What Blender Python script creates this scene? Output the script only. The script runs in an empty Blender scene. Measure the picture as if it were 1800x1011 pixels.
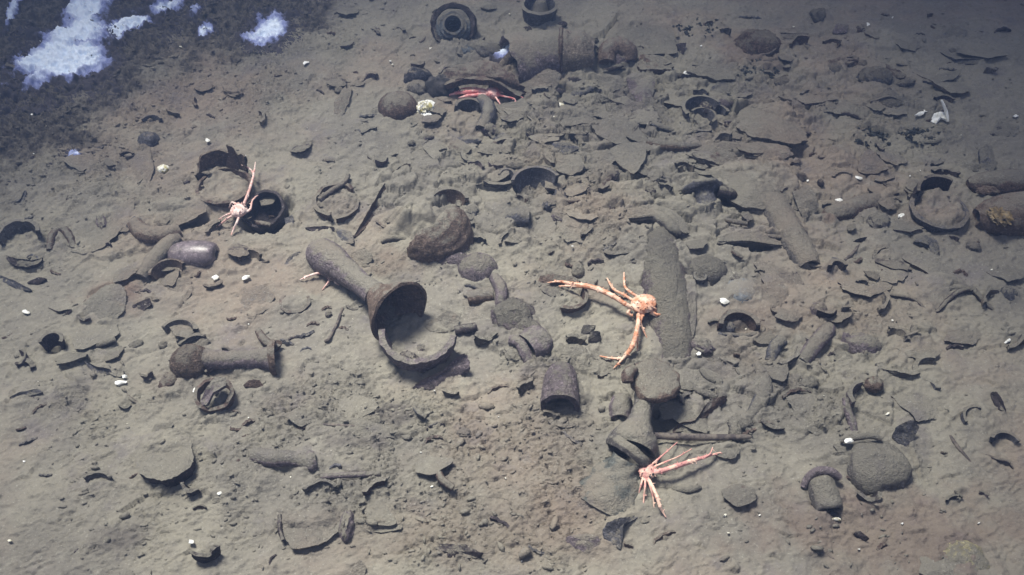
import bpy, bmesh, math, random
import numpy as np
from mathutils import Vector

# ------------------------------------------------------------ camera, water light, lamp, exposure
random.seed(7)
SC = bpy.context.scene
PITCH = math.radians(48); CAMH = 1.40; HF = math.tan(math.radians(30))
cd = bpy.data.cameras.new('camera'); cam = bpy.data.objects.new('camera', cd)
SC.collection.objects.link(cam); SC.camera = cam
cam.location = (0, 0, CAMH); cam.rotation_euler = (math.pi/2 - PITCH, 0, 0)
cd.sensor_width = 36; cd.lens = 18/HF; cd.clip_start = .01; cd.clip_end = 200
W = bpy.data.worlds.new('World'); SC.world = W; W.use_nodes = True
bg = W.node_tree.nodes['Background']
bg.inputs[0].default_value = (.61, .65, .84, 1); bg.inputs[1].default_value = .50   # light scattered back by the water
ld = bpy.data.lights.new('vehicle_lamp', 'SPOT'); lamp = bpy.data.objects.new('vehicle_lamp', ld)
SC.collection.objects.link(lamp)
lamp.location = (-1.75, 2.9, 5.9)
aim = Vector((-0.14, 0.98, 0)); lamp.rotation_euler = (aim - lamp.location).to_track_quat('-Z', 'Y').to_euler()
ld.energy = 6500; ld.color = (1.0, .955, .86); ld.shadow_soft_size = 1.1
ld.spot_size = math.radians(25.5); ld.spot_blend = 1.0
SC.view_settings.view_transform = 'Standard'; SC.view_settings.look = 'None'
SC.view_settings.gamma = 1; SC.view_settings.exposure = 0
SC.cycles.use_denoising = True
SC.cycles.max_bounces = 5; SC.cycles.diffuse_bounces = 3; SC.cycles.volume_bounces = 1
SC.cycles.use_adaptive_sampling = True

# ------------------------------------------------------------ noise
def _h(ix, iy, s):
    n = (ix.astype(np.int64)*374761393 + iy.astype(np.int64)*668265263 + s*1442695041) & 0xffffffff
    n = ((n ^ (n >> 13))*1274126177) & 0xffffffff
    return ((n ^ (n >> 16)) & 0xffff)/65535.0
def pn(x, y, s=0):
    x = np.asarray(x, float); y = np.asarray(y, float)
    ix = np.floor(x); iy = np.floor(y); fx = x-ix; fy = y-iy
    def g(a, b):
        t = _h(ix+a, iy+b, s)*6.2831853
        return np.cos(t)*(fx-a) + np.sin(t)*(fy-b)
    u = fx*fx*fx*(fx*(fx*6-15)+10); v = fy*fy*fy*(fy*(fy*6-15)+10)
    a = g(0,0)*(1-u) + g(1,0)*u; b = g(0,1)*(1-u) + g(1,1)*u
    return (a*(1-v) + b*v)*1.5
def fbm(x, y, s=0, o=4, gain=.5):
    r = 0; a = 1
    for k in range(o):
        r = r + a*pn(x, y, s+k*17); a *= gain; x = x*2.03+3.1; y = y*2.03+1.7
    return r
def clods(x, y, s):
    ix = np.floor(x); iy = np.floor(y); best = np.full(x.shape, 9.); hv = np.zeros(x.shape)
    for a in (-1, 0, 1):
        for b in (-1, 0, 1):
            cx = ix+a; cy = iy+b
            d = np.hypot(cx+_h(cx,cy,s)-x, cy+_h(cx,cy,s+5)-y)
            m = d < best; best = np.where(m, d, best); hv = np.where(m, _h(cx,cy,s+9), hv)
    return best, hv
def slabs(x, y, s):
    ix = np.floor(x); iy = np.floor(y); best = np.full(x.shape, 9.); b2 = best.copy(); z = np.zeros(x.shape)
    for a in (-1, 0, 1):
        for b in (-1, 0, 1):
            cx = ix+a; cy = iy+b; ux = x-cx-_h(cx,cy,s); uy = y-cy-_h(cx,cy,s+5)
            d = np.hypot(ux, uy); m = d < best; b2 = np.where(m, best, np.minimum(b2, d)); best = np.where(m, d, best)
            z = np.where(m, _h(cx,cy,s+9) + (_h(cx,cy,s+13)-.5)*1.5*ux + (_h(cx,cy,s+17)-.7)*1.6*uy, z)
    return z, b2-best
def sst(a, b, x):
    t = np.clip((x-a)/(b-a), 0, 1); return t*t*(3-2*t)

# ------------------------------------------------------------ photograph pixel (1800 wide) -> point on the seabed
CP, SP = math.cos(PITCH), math.sin(PITCH)
def ray(px, py):
    xn = (px-900)/900*HF; yn = (505.5-py)/900*HF
    return Vector((xn, CP + yn*SP, -SP + yn*CP))
def hbase(x, y):
    return .016*fbm(x*1.3, y*1.3, 3, 2) + .006*fbm(x*6, y*6, 8, 2)
def P(px, py, z=0.0):                       # z in mm over the local mud
    d = ray(px, py); zz = z/1000.
    for _ in range(6):
        t = (CAMH-zz)/-d.z
        zz = float(hbase(d.x*t, d.y*t)) + z/1000.
    t = (CAMH-zz)/-d.z
    return Vector((d.x*t, d.y*t, zz))
def S(px, py):                              # metres per pixel there
    d = ray(px, py); return CAMH/-d.z * HF/900

# ------------------------------------------------------------ materials
def nodes(name):
    m = bpy.data.materials.new(name); m.use_nodes = True
    nt = m.node_tree; b = nt.nodes['Principled BSDF']
    return m, nt, b
def N(nt, t, **kw):
    n = nt.nodes.new(t)
    for k, v in kw.items():
        if k.startswith('i_'):
            key = k[2:]; n.inputs[int(key) if key.isdigit() else key.replace('_', ' ')].default_value = v
        else: setattr(n, k, v)
    return n
def L(nt, a, b): nt.links.new(a, b)
def mixc(nt, fac, a, b, blend='MIX'):
    n = N(nt, 'ShaderNodeMix', data_type='RGBA', blend_type=blend)
    for i, v in ((0, fac), (6, a), (7, b)):
        if hasattr(v, 'links') or isinstance(v, bpy.types.NodeSocket): L(nt, v, n.inputs[i])
        else: n.inputs[i].default_value = v if i == 0 else (*v, 1)
    return n.outputs[2]
def mmath(nt, op, a, b=0.0, c=0.0):
    n = N(nt, 'ShaderNodeMath', operation=op)
    for i, v in enumerate((a, b, c)):
        if isinstance(v, bpy.types.NodeSocket): L(nt, v, n.inputs[i])
        else: n.inputs[i].default_value = v
    return n.outputs[0]
def noise(nt, vec, scale, detail=4, rough=.6, out=0):
    n = N(nt, 'ShaderNodeTexNoise', i_Scale=scale, i_Detail=detail, i_Roughness=rough)
    L(nt, vec, n.inputs['Vector']); return n.outputs[out]
def ramp(nt, fac, a, b):
    n = N(nt, 'ShaderNodeMapRange', interpolation_type='SMOOTHSTEP')
    L(nt, fac, n.inputs[0]); n.inputs[1].default_value = a; n.inputs[2].default_value = b
    return n.outputs[0]

MUD_A = (.240, .226, .186); MUD_B = (.180, .170, .148); MUD_C = (.250, .200, .160); MUD_D = (.055, .052, .055)
def mud_colour(nt, vec):
    c = mixc(nt, ramp(nt, noise(nt, vec, 3.2, 5), .38, .62), MUD_A, MUD_B)
    c = mixc(nt, mmath(nt, 'MULTIPLY', ramp(nt, noise(nt, vec, 1.9, 4), .46, .66), .7), c, MUD_C)
    c = mixc(nt, mmath(nt, 'MULTIPLY', ramp(nt, noise(nt, vec, 7.5, 6, .7), .53, .68), .55), c, (.150, .138, .142))
    c = mixc(nt, mmath(nt, 'MULTIPLY', ramp(nt, noise(nt, vec, 24, 5, .7), .55, .70), .40), c, (.30, .29, .245))
    c = mixc(nt, mmath(nt, 'MULTIPLY', ramp(nt, noise(nt, vec, 90, 4, .7), .52, .72), .55), c, (.10, .097, .085))
    c = mixc(nt, mmath(nt, 'MULTIPLY', ramp(nt, noise(nt, vec, 240, 2, .7), .60, .72), .6), c, (.36, .35, .30))
    return c
def m_mud():
    m, nt, b = nodes('seabed_mud'); geo = N(nt, 'ShaderNodeNewGeometry'); vec = geo.outputs['Position']
    c = mud_colour(nt, vec)
    at = N(nt, 'ShaderNodeAttribute', attribute_name='tint'); sp = N(nt, 'ShaderNodeSeparateColor'); L(nt, at.outputs['Color'], sp.inputs[0])
    dk = ramp(nt, mmath(nt, 'ADD', sp.outputs[0], mmath(nt, 'MULTIPLY', mmath(nt, 'SUBTRACT', noise(nt, vec, 14, 6, .7), .5), 1.3)), .35, .75)
    dcol = mixc(nt, ramp(nt, noise(nt, vec, 45, 5, .75), .40, .62), (.042, .037, .038), (.14, .128, .112))
    c = mixc(nt, mmath(nt, 'MULTIPLY', dk, .92), c, dcol)
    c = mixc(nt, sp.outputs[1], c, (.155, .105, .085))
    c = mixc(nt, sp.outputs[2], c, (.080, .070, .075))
    L(nt, c, b.inputs['Base Color']); b.inputs['Roughness'].default_value = .92
    b.inputs['Specular IOR Level'].default_value = .15
    bp = N(nt, 'ShaderNodeBump', i_Strength=.8, i_Distance=.008)
    hh = mmath(nt, 'ADD', noise(nt, vec, 110, 5, .7), mmath(nt, 'MULTIPLY', noise(nt, vec, 330, 3, .7), .35))
    ra = N(nt, 'ShaderNodeAttribute', attribute_name='rough'); hh = mmath(nt, 'MULTIPLY', hh, ra.outputs['Fac'])
    L(nt, hh, bp.inputs['Height']); L(nt, bp.outputs[0], b.inputs['Normal'])
    return m
MUD = m_mud()
_pots = {}
COL = dict(brown=(.150,.112,.092), purple=(.165,.138,.150), grey=(.135,.126,.122), dark=(.060,.050,.054), blue=(.14,.16,.18),
           tan=(.20,.17,.14), straw=(.34,.31,.18), slate=(.098,.098,.112), umber=(.112,.082,.072), green=(.115,.125,.118))
def pot(col='grey', dust=.6, gloss=0.0, lump=1.0):
    """fired clay with a skin of encrustation, and the mud that has settled on whatever faces up"""
    dust = min(1, dust+.10) if dust >= .2 else dust; key = (col, dust, gloss, lump)
    if key in _pots: return _pots[key]
    m, nt, b = nodes('clay_%s' % col); geo = N(nt, 'ShaderNodeNewGeometry')
    tc = N(nt, 'ShaderNodeTexCoord'); vec = tc.outputs['Object']; base = COL[col]
    c = mixc(nt, ramp(nt, noise(nt, vec, 22, 5, .65), .35, .65), base, tuple(v*.62 for v in base))
    c = mixc(nt, mmath(nt, 'MULTIPLY', ramp(nt, noise(nt, vec, 130, 4, .75), .50, .66), .7), c, tuple(min(1, v*2.2) for v in base))
    c = mixc(nt, mmath(nt, 'MULTIPLY', ramp(nt, noise(nt, vec, 75, 4, .75), .54, .64), .75), c, tuple(v*.35 for v in base))
    sx = N(nt, 'ShaderNodeSeparateXYZ'); L(nt, geo.outputs['Normal'], sx.inputs[0])
    up = mmath(nt, 'ADD', sx.outputs[2], mmath(nt, 'MULTIPLY', mmath(nt, 'SUBTRACT', noise(nt, vec, 26, 6, .75), .5), 2.0))
    d = ramp(nt, up, 1.12-dust*.95, 1.42-dust*.95)
    d = mmath(nt, 'MULTIPLY', d, .50+.50*min(1, dust+.3))
    c = mixc(nt, d, c, mud_colour(nt, geo.outputs['Position']))
    sp = ramp(nt, noise(nt, vec, 420, 1, .5), .73, .77)
    c = mixc(nt, mmath(nt, 'MULTIPLY', sp, .5), c, (.6, .6, .58))
    L(nt, c, b.inputs['Base Color'])
    rg = mmath(nt, 'MINIMUM', mmath(nt, 'ADD', mmath(nt, 'MULTIPLY', d, .5), .82-.55*gloss), .92)
    L(nt, rg, b.inputs['Roughness']); b.inputs['Specular IOR Level'].default_value = .2+.4*gloss
    bp = N(nt, 'ShaderNodeBump', i_Strength=min(1, .9*lump), i_Distance=.011*lump)
    L(nt, mmath(nt, 'ADD', noise(nt, vec, 90, 5, .7), mmath(nt, 'MULTIPLY', noise(nt, vec, 300, 3, .7), .4)), bp.inputs['Height'])
    L(nt, bp.outputs[0], b.inputs['Normal'])
    _pots[key] = m; return m
def plain(name, a, b_, scale=40, rough=.6, spec=.3, bump=.3):
    m, nt, b = nodes(name); tc = N(nt, 'ShaderNodeTexCoord'); vec = tc.outputs['Object']
    L(nt, mixc(nt, ramp(nt, noise(nt, vec, scale, 4, .65), .40, .60), a, b_), b.inputs['Base Color'])
    b.inputs['Roughness'].default_value = rough; b.inputs['Specular IOR Level'].default_value = spec
    bp = N(nt, 'ShaderNodeBump', i_Strength=bump, i_Distance=.002)
    L(nt, noise(nt, vec, scale*4, 3), bp.inputs['Height']); L(nt, bp.outputs[0], b.inputs['Normal'])
    return m
M_SHELL = plain('white_shell', (.86,.88,.86), (.62,.62,.55), 60, .5)
M_SHELLY = plain('yellow_encrusted_shell', (.85,.85,.80), (.42,.38,.16), 70, .7, .3, .8)
M_CRAB = plain('crab_shell', (.56,.25,.14), (.78,.55,.42), 55, .45, .4, .5)
M_CRABR = plain('red_crab_shell', (.72,.22,.22), (.88,.55,.50), 60, .45, .4, .5)
M_CRABP = plain('pale_crab_shell', (.66,.38,.33), (.82,.66,.60), 60, .45, .4, .5)
M_CRABV = plain('violet_orange_crab_shell', (.58,.27,.25), (.80,.56,.44), 45, .45, .4, .5)
M_EYE = plain('crab_eye', (.02,.02,.03), (.01,.01,.01), 30, .15, .6, 0)
def m_patch():
    m, nt, b = nodes('white_patch_with_bloom'); geo = N(nt, 'ShaderNodeNewGeometry'); vec = geo.outputs['Position']
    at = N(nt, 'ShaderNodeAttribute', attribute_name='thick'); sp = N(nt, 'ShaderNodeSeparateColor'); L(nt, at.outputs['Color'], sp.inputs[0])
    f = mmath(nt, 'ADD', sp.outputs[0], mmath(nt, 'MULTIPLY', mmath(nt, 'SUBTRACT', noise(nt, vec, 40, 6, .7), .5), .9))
    c = mixc(nt, ramp(nt, f, .15, .45), (.06,.055,.065), (.26,.30,.55)); c = mixc(nt, ramp(nt, f, .38, .95), c, (.76,.86,1.0))  # violet-blue edge paints the bloom and colour fringe around the white
    L(nt, c, b.inputs['Base Color']); b.inputs['Roughness'].default_value = .9; b.inputs['Specular IOR Level'].default_value = .1
    return m
M_PATCH = m_patch()
M_GOLD = plain('golden_sponge', (.25,.18,.08), (.13,.10,.06), 70, .5, .5, .8)
M_ORANGE = plain('orange_sponge', (.62,.28,.13), (.45,.22,.12), 90, .6, .4, .8)
M_STICK = plain('sediment_coated_wood', (.16,.14,.12), (.07,.06,.06), 60, .8, .2, .8)
M_STONE = plain('dark_stone', (.075,.070,.072), (.03,.03,.032), 40, .85, .2, .9)
M_FLUFF = plain('dark_weedy_growth', (.075,.080,.078), (.03,.034,.036), 60, .9, .1, .9)

NOBANK = [M_CRAB, M_CRABV, M_CRABR, M_CRABP, M_EYE, M_SHELL, M_SHELLY, M_PATCH, M_GOLD]
# ------------------------------------------------------------ mesh plumbing
def mk(name, V, F, mat, parent=None, base=None, smooth=True, sharp=50):
    V = np.asarray(V, float)
    if parent is not None: base = Vector(parent['_b']) if '_b' in parent else parent.location
    if base is None:
        base = Vector(((V[:,0].min()+V[:,0].max())/2, (V[:,1].min()+V[:,1].max())/2, V[:,2].min()))
    lowz = V[:, 2] - hbase(V[:, 0], V[:, 1]); q = V[(lowz < .024) & (lowz > -.02)]
    if len(q): CONT.append((q[:, :2], .15 if name == 'pottery_sherd' else (.0 if mat in NOBANK else 1.0)))
    V = V - np.array(base)
    me = bpy.data.meshes.new(name); me.from_pydata(V.tolist(), [], F); me.update()
    me.materials.append(mat); bm = bmesh.new(); bm.from_mesh(me); bmesh.ops.recalc_face_normals(bm, faces=bm.faces); bm.to_mesh(me); bm.free()
    o = bpy.data.objects.new(name, me); SC.collection.objects.link(o)
    if smooth:
        me.shade_smooth()
        if sharp: me.set_sharp_from_angle(angle=math.radians(sharp))
    if parent is not None: o.parent = parent
    else: o.location = base
    return o
def tag(o, label, cat, group=None, kind=None):
    if label: o['label'] = label
    if cat: o['category'] = cat
    if group: o['group'] = group
    if kind: o['kind'] = kind
    return o
def empty(name, label, cat, base, group=None):
    o = bpy.data.objects.new(name, None); SC.collection.objects.link(o); o.location = base
    o.empty_display_size = .02
    return tag(o, label, cat, group)
def build(name, label, cat, parts, base=None, group=None):
    """parts: [(part_name, (V, F), material), ...]; one part -> the thing is that mesh"""
    if len(parts) == 1:
        p = parts[0]; return tag(mk(name, p[1][0], p[1][1], p[2], base=base), label, cat, group)
    A = np.concatenate([np.asarray(p[1][0], float) for p in parts])
    if base is None: base = Vector(((A[:,0].min()+A[:,0].max())/2, (A[:,1].min()+A[:,1].max())/2, A[:,2].min()))
    r = empty(name, label, cat, base, group)
    for p in parts: mk(p[0], p[1][0], p[1][1], p[2], parent=r)
    return r
def join(*gs):
    V = []; F = []
    for v, f in gs:
        n = len(V); V += [tuple(q) for q in v]; F += [tuple(i+n for i in q) for q in f]
    return V, F
_seed = [0]
def nseed(): _seed[0] += 1; return _seed[0]*31
def n1(x, s): return float(pn(np.array([x]), np.array([s*.37+.5]), s)[0])

def lathe(A, B, prof, s, th=7, arc=None, n=44, m=22, jag=(0,0), arcjag=.06, enc=1.6, ribs=0, caps=(1,1), twist=0, oval=1.0, smooth=True):
    """a turned clay wall round the axis A-B; prof = [(t, radius px)], th = wall in mm, arc in degrees.
       upright: 0 right, 90 away, 180 left, 270 towards the camera; lying: 90 up"""
    sd = nseed(); A = Vector(A); B = Vector(B); w = B-A; Ln = w.length; w.normalize(); th = th/1000.
    if abs(w.z) > .97: u = Vector((1,0,0)); v = w.cross(u).normalized(); u = v.cross(w).normalized()
    else:
        v = (Vector((0,0,1)) - w*w.z).normalized(); u = v.cross(w).normalized()
    if abs(w.z) > .97 and w.z < 0: v = -v
    pt = np.array([p[0] for p in prof], float); pr = np.array([p[1] for p in prof], float)*s
    # smooth resample
    k = np.linspace(0, len(prof)-1, m+1)
    def cr(a):
        i = np.clip(np.floor(k).astype(int), 0, len(a)-2); f = k-i
        a0 = a[np.clip(i-1,0,len(a)-1)]; a1 = a[i]; a2 = a[i+1]; a3 = a[np.clip(i+2,0,len(a)-1)]
        return .5*((2*a1)+(-a0+a2)*f+(2*a0-5*a1+4*a2-a3)*f*f+(-a0+3*a1-3*a2+a3)*f**3)
    T = cr(pt) if smooth else np.interp(k, range(len(pt)), pt)
    R = np.maximum(cr(pr) if smooth else np.interp(k, range(len(pr)), pr), 0)
    dT = np.gradient(T)*Ln; dR = np.gradient(R); q = np.hypot(dT, dR)+1e-9; nr = dT/q; nt_ = -dR/q
    closed = arc is None; a0, a1 = (0, 360) if closed else arc
    nc = n if closed else n+1; outer = []; inner = []
    for j in range(nc):
        f = j/n; aj = a0 + (a1-a0)*f
        jj = f*9 if not closed else None
        def nn(ss, fr=1.15):
            a = math.radians(aj); return float(fbm(np.array([math.cos(a)*fr+ss]), np.array([math.sin(a)*fr+ss*.7]), sd, 3)[0])
        lo = jag[0]*max(0, .45+.9*nn(1.3)); hi = 1 - jag[1]*max(0, .45+.9*nn(7.7))
        co = []; ci = []
        for i in range(m+1):
            tq = lo + (hi-lo)*i/m; x = tq*m; i0 = min(int(x), m-1); fx = x-i0
            t = T[i0]*(1-fx)+T[i0+1]*fx; r = R[i0]*(1-fx)+R[i0+1]*fx
            n_r = nr[i0]*(1-fx)+nr[i0+1]*fx; n_t = nt_[i0]*(1-fx)+nt_[i0+1]*fx
            ai = aj
            if not closed and (j in (0, n)) and arcjag: ai += (a1-a0)*arcjag*(-1 if j == n else 1)*abs(n1(i*.35+j, sd+3))*2
            a = math.radians(ai + twist*t)
            e = enc*.001*float(pn(np.array([math.cos(a)*r*55+t*Ln*60]), np.array([math.sin(a)*r*55+t*Ln*33]), sd)[0])*1.5
            if ribs: e += .0016*math.cos(t*ribs*2*math.pi)
            d = u*math.cos(a) + v*(math.sin(a)*oval)
            co.append(A + w*(t*Ln + e*n_t) + d*(r+e*n_r))
            ci.append(A + w*(t*Ln - n_t*th) + d*max(r-n_r*th, 0.0))
        outer.append(co); inner.append(ci)
    V = [p for c in outer for p in c] + [p for c in inner for p in c]; M1 = m+1; off = nc*M1; F = []
    for j in range(n):
        j2 = (j+1) % nc if closed else j+1
        for i in range(m):
            a, b, c, d = j*M1+i, j2*M1+i, j2*M1+i+1, j*M1+i+1
            F.append((a, b, c, d)); F.append((off+a, off+d, off+c, off+b))
        if caps[0]: F.append((j*M1, off+j*M1, off+j2*M1, j2*M1))
        if caps[1]: F.append((j*M1+m, j2*M1+m, off+j2*M1+m, off+j*M1+m))
    if not closed:
        for j, fl in ((0, 0), (n, 1)):
            for i in range(m):
                q = (j*M1+i, j*M1+i+1, off+j*M1+i+1, off+j*M1+i); F.append(q if not fl else q[::-1])
    return V, F

def upright(px, py, z0, z1, prof, **kw):
    """z0..z1 mm over the mud at the photograph's pixel; prof [(t, r px)]"""
    A = P(px, py, 0); s = S(px, py)
    return lathe(A+Vector((0,0,z0/1000)), A+Vector((kw.pop('lx', 0)/1000, kw.pop('ly', 0)/1000, z1/1000)), prof, s, **kw)

def plate(pts, th=9, dome=0, jag=1.0, rings=10, dent=2.5, sub=8):
    """a flat or domed sherd; pts = [(px, py, z mm)...] round its outline"""
    sd = nseed(); W_ = [P(*p) if len(p) == 3 else P(p[0], p[1], 6) for p in pts]
    E = []
    n = len(W_)
    for i in range(n):
        a0, a, b, b1 = W_[i-1], W_[i], W_[(i+1) % n], W_[(i+2) % n]
        for k in range(sub):
            f = k/sub; c = .5*((2*a)+(b-a0)*f+(2*a0-5*a+4*b-b1)*f*f+(3*a-a0-3*b+b1)*f**3)
            c = a.lerp(b, f)*.55 + c*.45; E.append(c)
    C = sum(E, Vector())/len(E); R0 = sum((e-C).length for e in E)/len(E)
    E = [C + (e-C)*(1+jag*.09*n1(i*.30, sd)+jag*.05*n1(i*.9, sd+1)+jag*.02*n1(i*2.3, sd+2)) for i, e in enumerate(E)]
    ne = len(E); V = []; F = []
    for side in (0, 1):
        for r in range(rings, 0, -1):
            f = r/rings
            for i, e in enumerate(E):
                p = C.lerp(e, f); z = dome/1000*(1-f*f) + dent/1000*float(pn(p.x*28, p.y*28, sd)) + .0016*float(pn(p.x*75, p.y*75, sd)) + .0007*float(pn(p.x*170, p.y*170, sd))
                k = 1.0 if side == 0 else .93
                if side: p = C + (p-C)*k
                V.append((p.x, p.y, p.z+z-(th/1000 if side else 0)))
        V.append((C.x, C.y, C.z+dome/1000-(th/1000 if side else 0)))
    off = rings*ne+1
    for side in (0, 1):
        o = side*off
        for r in range(rings-1):
            for i in range(ne):
                q = (o+r*ne+i, o+r*ne+(i+1) % ne, o+(r+1)*ne+(i+1) % ne, o+(r+1)*ne+i); F.append(q if side == 0 else q[::-1])
        for i in range(ne):
            q = (o+(rings-1)*ne+i, o+(rings-1)*ne+(i+1) % ne, o+rings*ne); F.append(q if side == 0 else q[::-1])
    for i in range(ne): F.append((i, off+i, off+(i+1) % ne, (i+1) % ne))
    return V, F

def tube(pts, rad, n=10, sub=5, rough=0.0, flat=1.0, cap=True):
    """pts world Vectors, rad metres per point"""
    sd = nseed(); Q = []; R = []; m = len(pts)
    for i in range(m-1):
        a0 = pts[max(i-1,0)]; a = pts[i]; b = pts[i+1]; b1 = pts[min(i+2,m-1)]
        for k in range(sub):
            f = k/sub; Q.append(.5*((2*a)+(b-a0)*f+(2*a0-5*a+4*b-b1)*f*f+(3*a-a0-3*b+b1)*f**3)); R.append(rad[i]*(1-f)+rad[i+1]*f)
    Q.append(pts[-1]); R.append(rad[-1]); V = []; F = []; up = Vector((0,0,1)); prev = None
    for i, q in enumerate(Q):
        t = (Q[min(i+1,len(Q)-1)] - Q[max(i-1,0)]).normalized()
        s_ = t.cross(up)
        if s_.length < .15: s_ = prev if prev else t.cross(Vector((1,0,0)))
        s_.normalize(); prev = s_; u = s_.cross(t).normalized()
        for k in range(n):
            a = 2*math.pi*k/n; r = R[i]*(1+rough*n1(i*.6+k*1.3, sd))
            V.append(q + s_*math.cos(a)*r + u*math.sin(a)*r*flat)
    for i in range(len(Q)-1):
        for k in range(n): F.append((i*n+k, i*n+(k+1) % n, (i+1)*n+(k+1) % n, (i+1)*n+k))
    if cap:
        F.append(tuple(range(n))[::-1]); F.append(tuple(range((len(Q)-1)*n, len(Q)*n)))
    return [tuple(v) for v in V], F
def ptube(pts, **kw):
    """pts = [(px, py, z mm, radius px)]"""
    return tube([P(p[0], p[1], p[2]) for p in pts], [p[3]*S(p[0], p[1]) for p in pts], **kw)

def blob(px, py, z, rx, ry, rz, rot=0, lump=.08, fr=2.0, nu=40, nv=24, flat_top=None):
    """rounded body; rx, ry, rz in px of its place, z mm of its centre; rot about z in degrees"""
    sd = nseed(); c = P(px, py, z); s = S(px, py); V = []; F = []; cr_, sr = math.cos(math.radians(rot)), math.sin(math.radians(rot))
    for i in range(nv+1):
        th_ = math.pi*i/nv
        for j in range(nu):
            a = 2*math.pi*j/nu; x, y, z_ = math.sin(th_)*math.cos(a), math.sin(th_)*math.sin(a), math.cos(th_)
            k = 1 + lump*float(fbm(np.array([x*fr+z_*1.3+sd]), np.array([y*fr-z_*fr]), sd, 3)[0])
            X, Y, Z = x*k*rx*s, y*k*ry*s, z_*k*rz*s
            if flat_top is not None: Z = min(Z, flat_top/1000)
            V.append((c.x + X*cr_-Y*sr, c.y + X*sr+Y*cr_, c.z + Z))
    for i in range(nv):
        for j in range(nu): F.append((i*nu+j, (i+1)*nu+j, (i+1)*nu+(j+1) % nu, i*nu+(j+1) % nu))
    return V, F

# ------------------------------------------------------------ features of the seabed, collected while things are placed
FEAT = []
def mound(px, py, rx, ry, dh, rot=0, sharp=2.0):      # px, mm; sharp 2 = gaussian, more = flat-topped
    FEAT.append(('m', px, py, rx, ry, dh, rot, sharp))
CONT = []          # where clay meets mud: the mud banks up there
def ledge(pts, A, Lb=18, Lf=6):                        # polyline px; ground is A mm higher behind it
    FEAT.append(('l', pts, A, Lb, Lf))
# ============================================================ THE WRECK'S POTTERY
def sh(label, pts, col='grey', dust=.6, name='pottery_sherd', cat='sherd', lift=0, **kw):
    if dust >= .45:                        # the mud has crept over whatever edge lies low
        for q in pts:
            if q[2] <= 6: mound(q[0], q[1]-3, 12, 7, 3+4*dust)
    pts = [(x, y, z+2+.15*z) if dust < .85 else (x, y, z*.75+1) for x, y, z in pts]
    if dust >= .85 and not lift:           # mud lies over the far half of it
        ax = sum(q[0] for q in pts)/len(pts); ay = sum(q[1] for q in pts)/len(pts); az = sum(q[2] for q in pts)/len(pts)
        hw = (max(q[0] for q in pts)-min(q[0] for q in pts))/2; hh = (max(q[1] for q in pts)-min(q[1] for q in pts))/2
        mound(ax, ay-hh*.42, hw*.95, hh*.62, az*.9+kw.get('dome', 0)*.6+6, sharp=3)
    g = plate(pts, **kw)
    return build(name, label, cat, [(name, g, pot(col, dust))])

# ---- flared amphora neck, centre left
s = S(640, 520)
A = P(553, 437, 20); B = P(703, 550, 56)
body = lathe(A, A.lerp(B, .74), [(0,5),(.02,20),(.10,29),(.28,31),(.5,25),(.75,20),(.9,20.5),(1,23)], s, th=8, enc=.8, caps=(0,0))
flare = lathe(A.lerp(B, .74), B, [(0,22),(.22,27),(.5,39),(.8,52),(1,59)], s, th=6, caps=(0,1), jag=(0,.05), oval=1.0)
build('amphora', 'long purplish grey amphora neck with a wide trumpet mouth lying diagonally on the mud', 'amphora',
      [('neck', body, pot('purple', .50, .35)), ('mouth', flare, pot('brown', .32, .2))])
mound(560, 445, 45, 24, 10)
# ---- broken bowl wall in front of it
bw = upright(739, 614, -14, 60, [(0,50),(.3,58),(.7,65),(1,68)], arc=(176, 360), th=12, jag=(0,.15), arcjag=.08, m=16, n=64, enc=2.5)
build('broken_bowl', 'thick curved bowl wall full of mud in front of the trumpet mouth', 'bowl', [('broken_bowl', bw, pot('purple', .30, .1))])
mound(766, 606, 30, 14, 8, sharp=3)
g = plate([(726,682,4),(742,668,20),(775,652,32),(806,626,44),(824,622,40),(824,648,18),(802,666,6),(762,684,2)], th=12, dome=3)
build('pottery_sherd', 'stout curved sherd with a dark underside leaning against the muddy bowl wall', 'sherd', [('s', g, pot('purple', .38))]).name = 'pottery_sherd'
g = ptube([(800,582,12,9),(822,578,16,9),(836,575,14,8)], rough=.15)
build('handle_sherd', 'short dark handle stub right of the muddy bowl wall', 'handle', [('s', g, pot('dark', .3))]).name = 'handle_sherd'
sh('small pointed brown sherd behind the muddy bowl wall', [(745,573,4),(790,545,16),(806,556,12),(804,578,4),(770,584,3)], 'tan', .5, th=7)

# ---- big jug fragment above
c = P(776, 425, 0); s = S(776, 425)
g = lathe(P(812,462,-22), P(757,402,26), [(0,0),(.06,26),(.25,46),(.55,60),(.82,64),(1,58)], s, th=11, jag=(0,.16), m=26, n=64, enc=2.5)
g2 = blob(796, 464, -4, 34, 20, 28, lump=.05)
build('jug', 'large broken brown jug body with pebbly purple base standing out of the mud', 'jug', [('wall', g, pot('brown', .42, .3)), ('base', g2, pot('purple', .2, .4, 1.4))])
mound(744, 396, 44, 22, 30, sharp=3)
mound(745, 385, 60, 26, 24, sharp=3)
g = upright(790, 372, -8, 34, [(0,28),(.6,34),(1,36)], arc=(8, 172), th=9, m=10)
build('broken_jar', 'arched jar rim with a dark hollow behind the large brown jug', 'jar', [('s', g, pot('brown', .5, .2))]).name = 'broken_jar'
FEAT.append(('m', 778, 372, 24, 8, -22, 0, 2.0))
g = blob(840, 474, 4, 35, 33, 26, lump=.07)
build('round_jar', 'round dusty jar half sunk below the large brown jug', 'jar', [('s', g, pot('purple', .45, .15, 1.4))]).name = 'round_jar'
g = ptube([(868,488,14,10),(880,505,20,12),(881,530,16,11),(876,540,6,9)], rough=.12)
build('handle_sherd', 'upright knobbly handle stub right of the round dusty jar', 'handle', [('s', g, pot('purple', .4))]).name = 'handle_sherd'
g = ptube([(823,524,9,13),(845,521,10,14),(866,518,8,14)], rough=.05)
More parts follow.
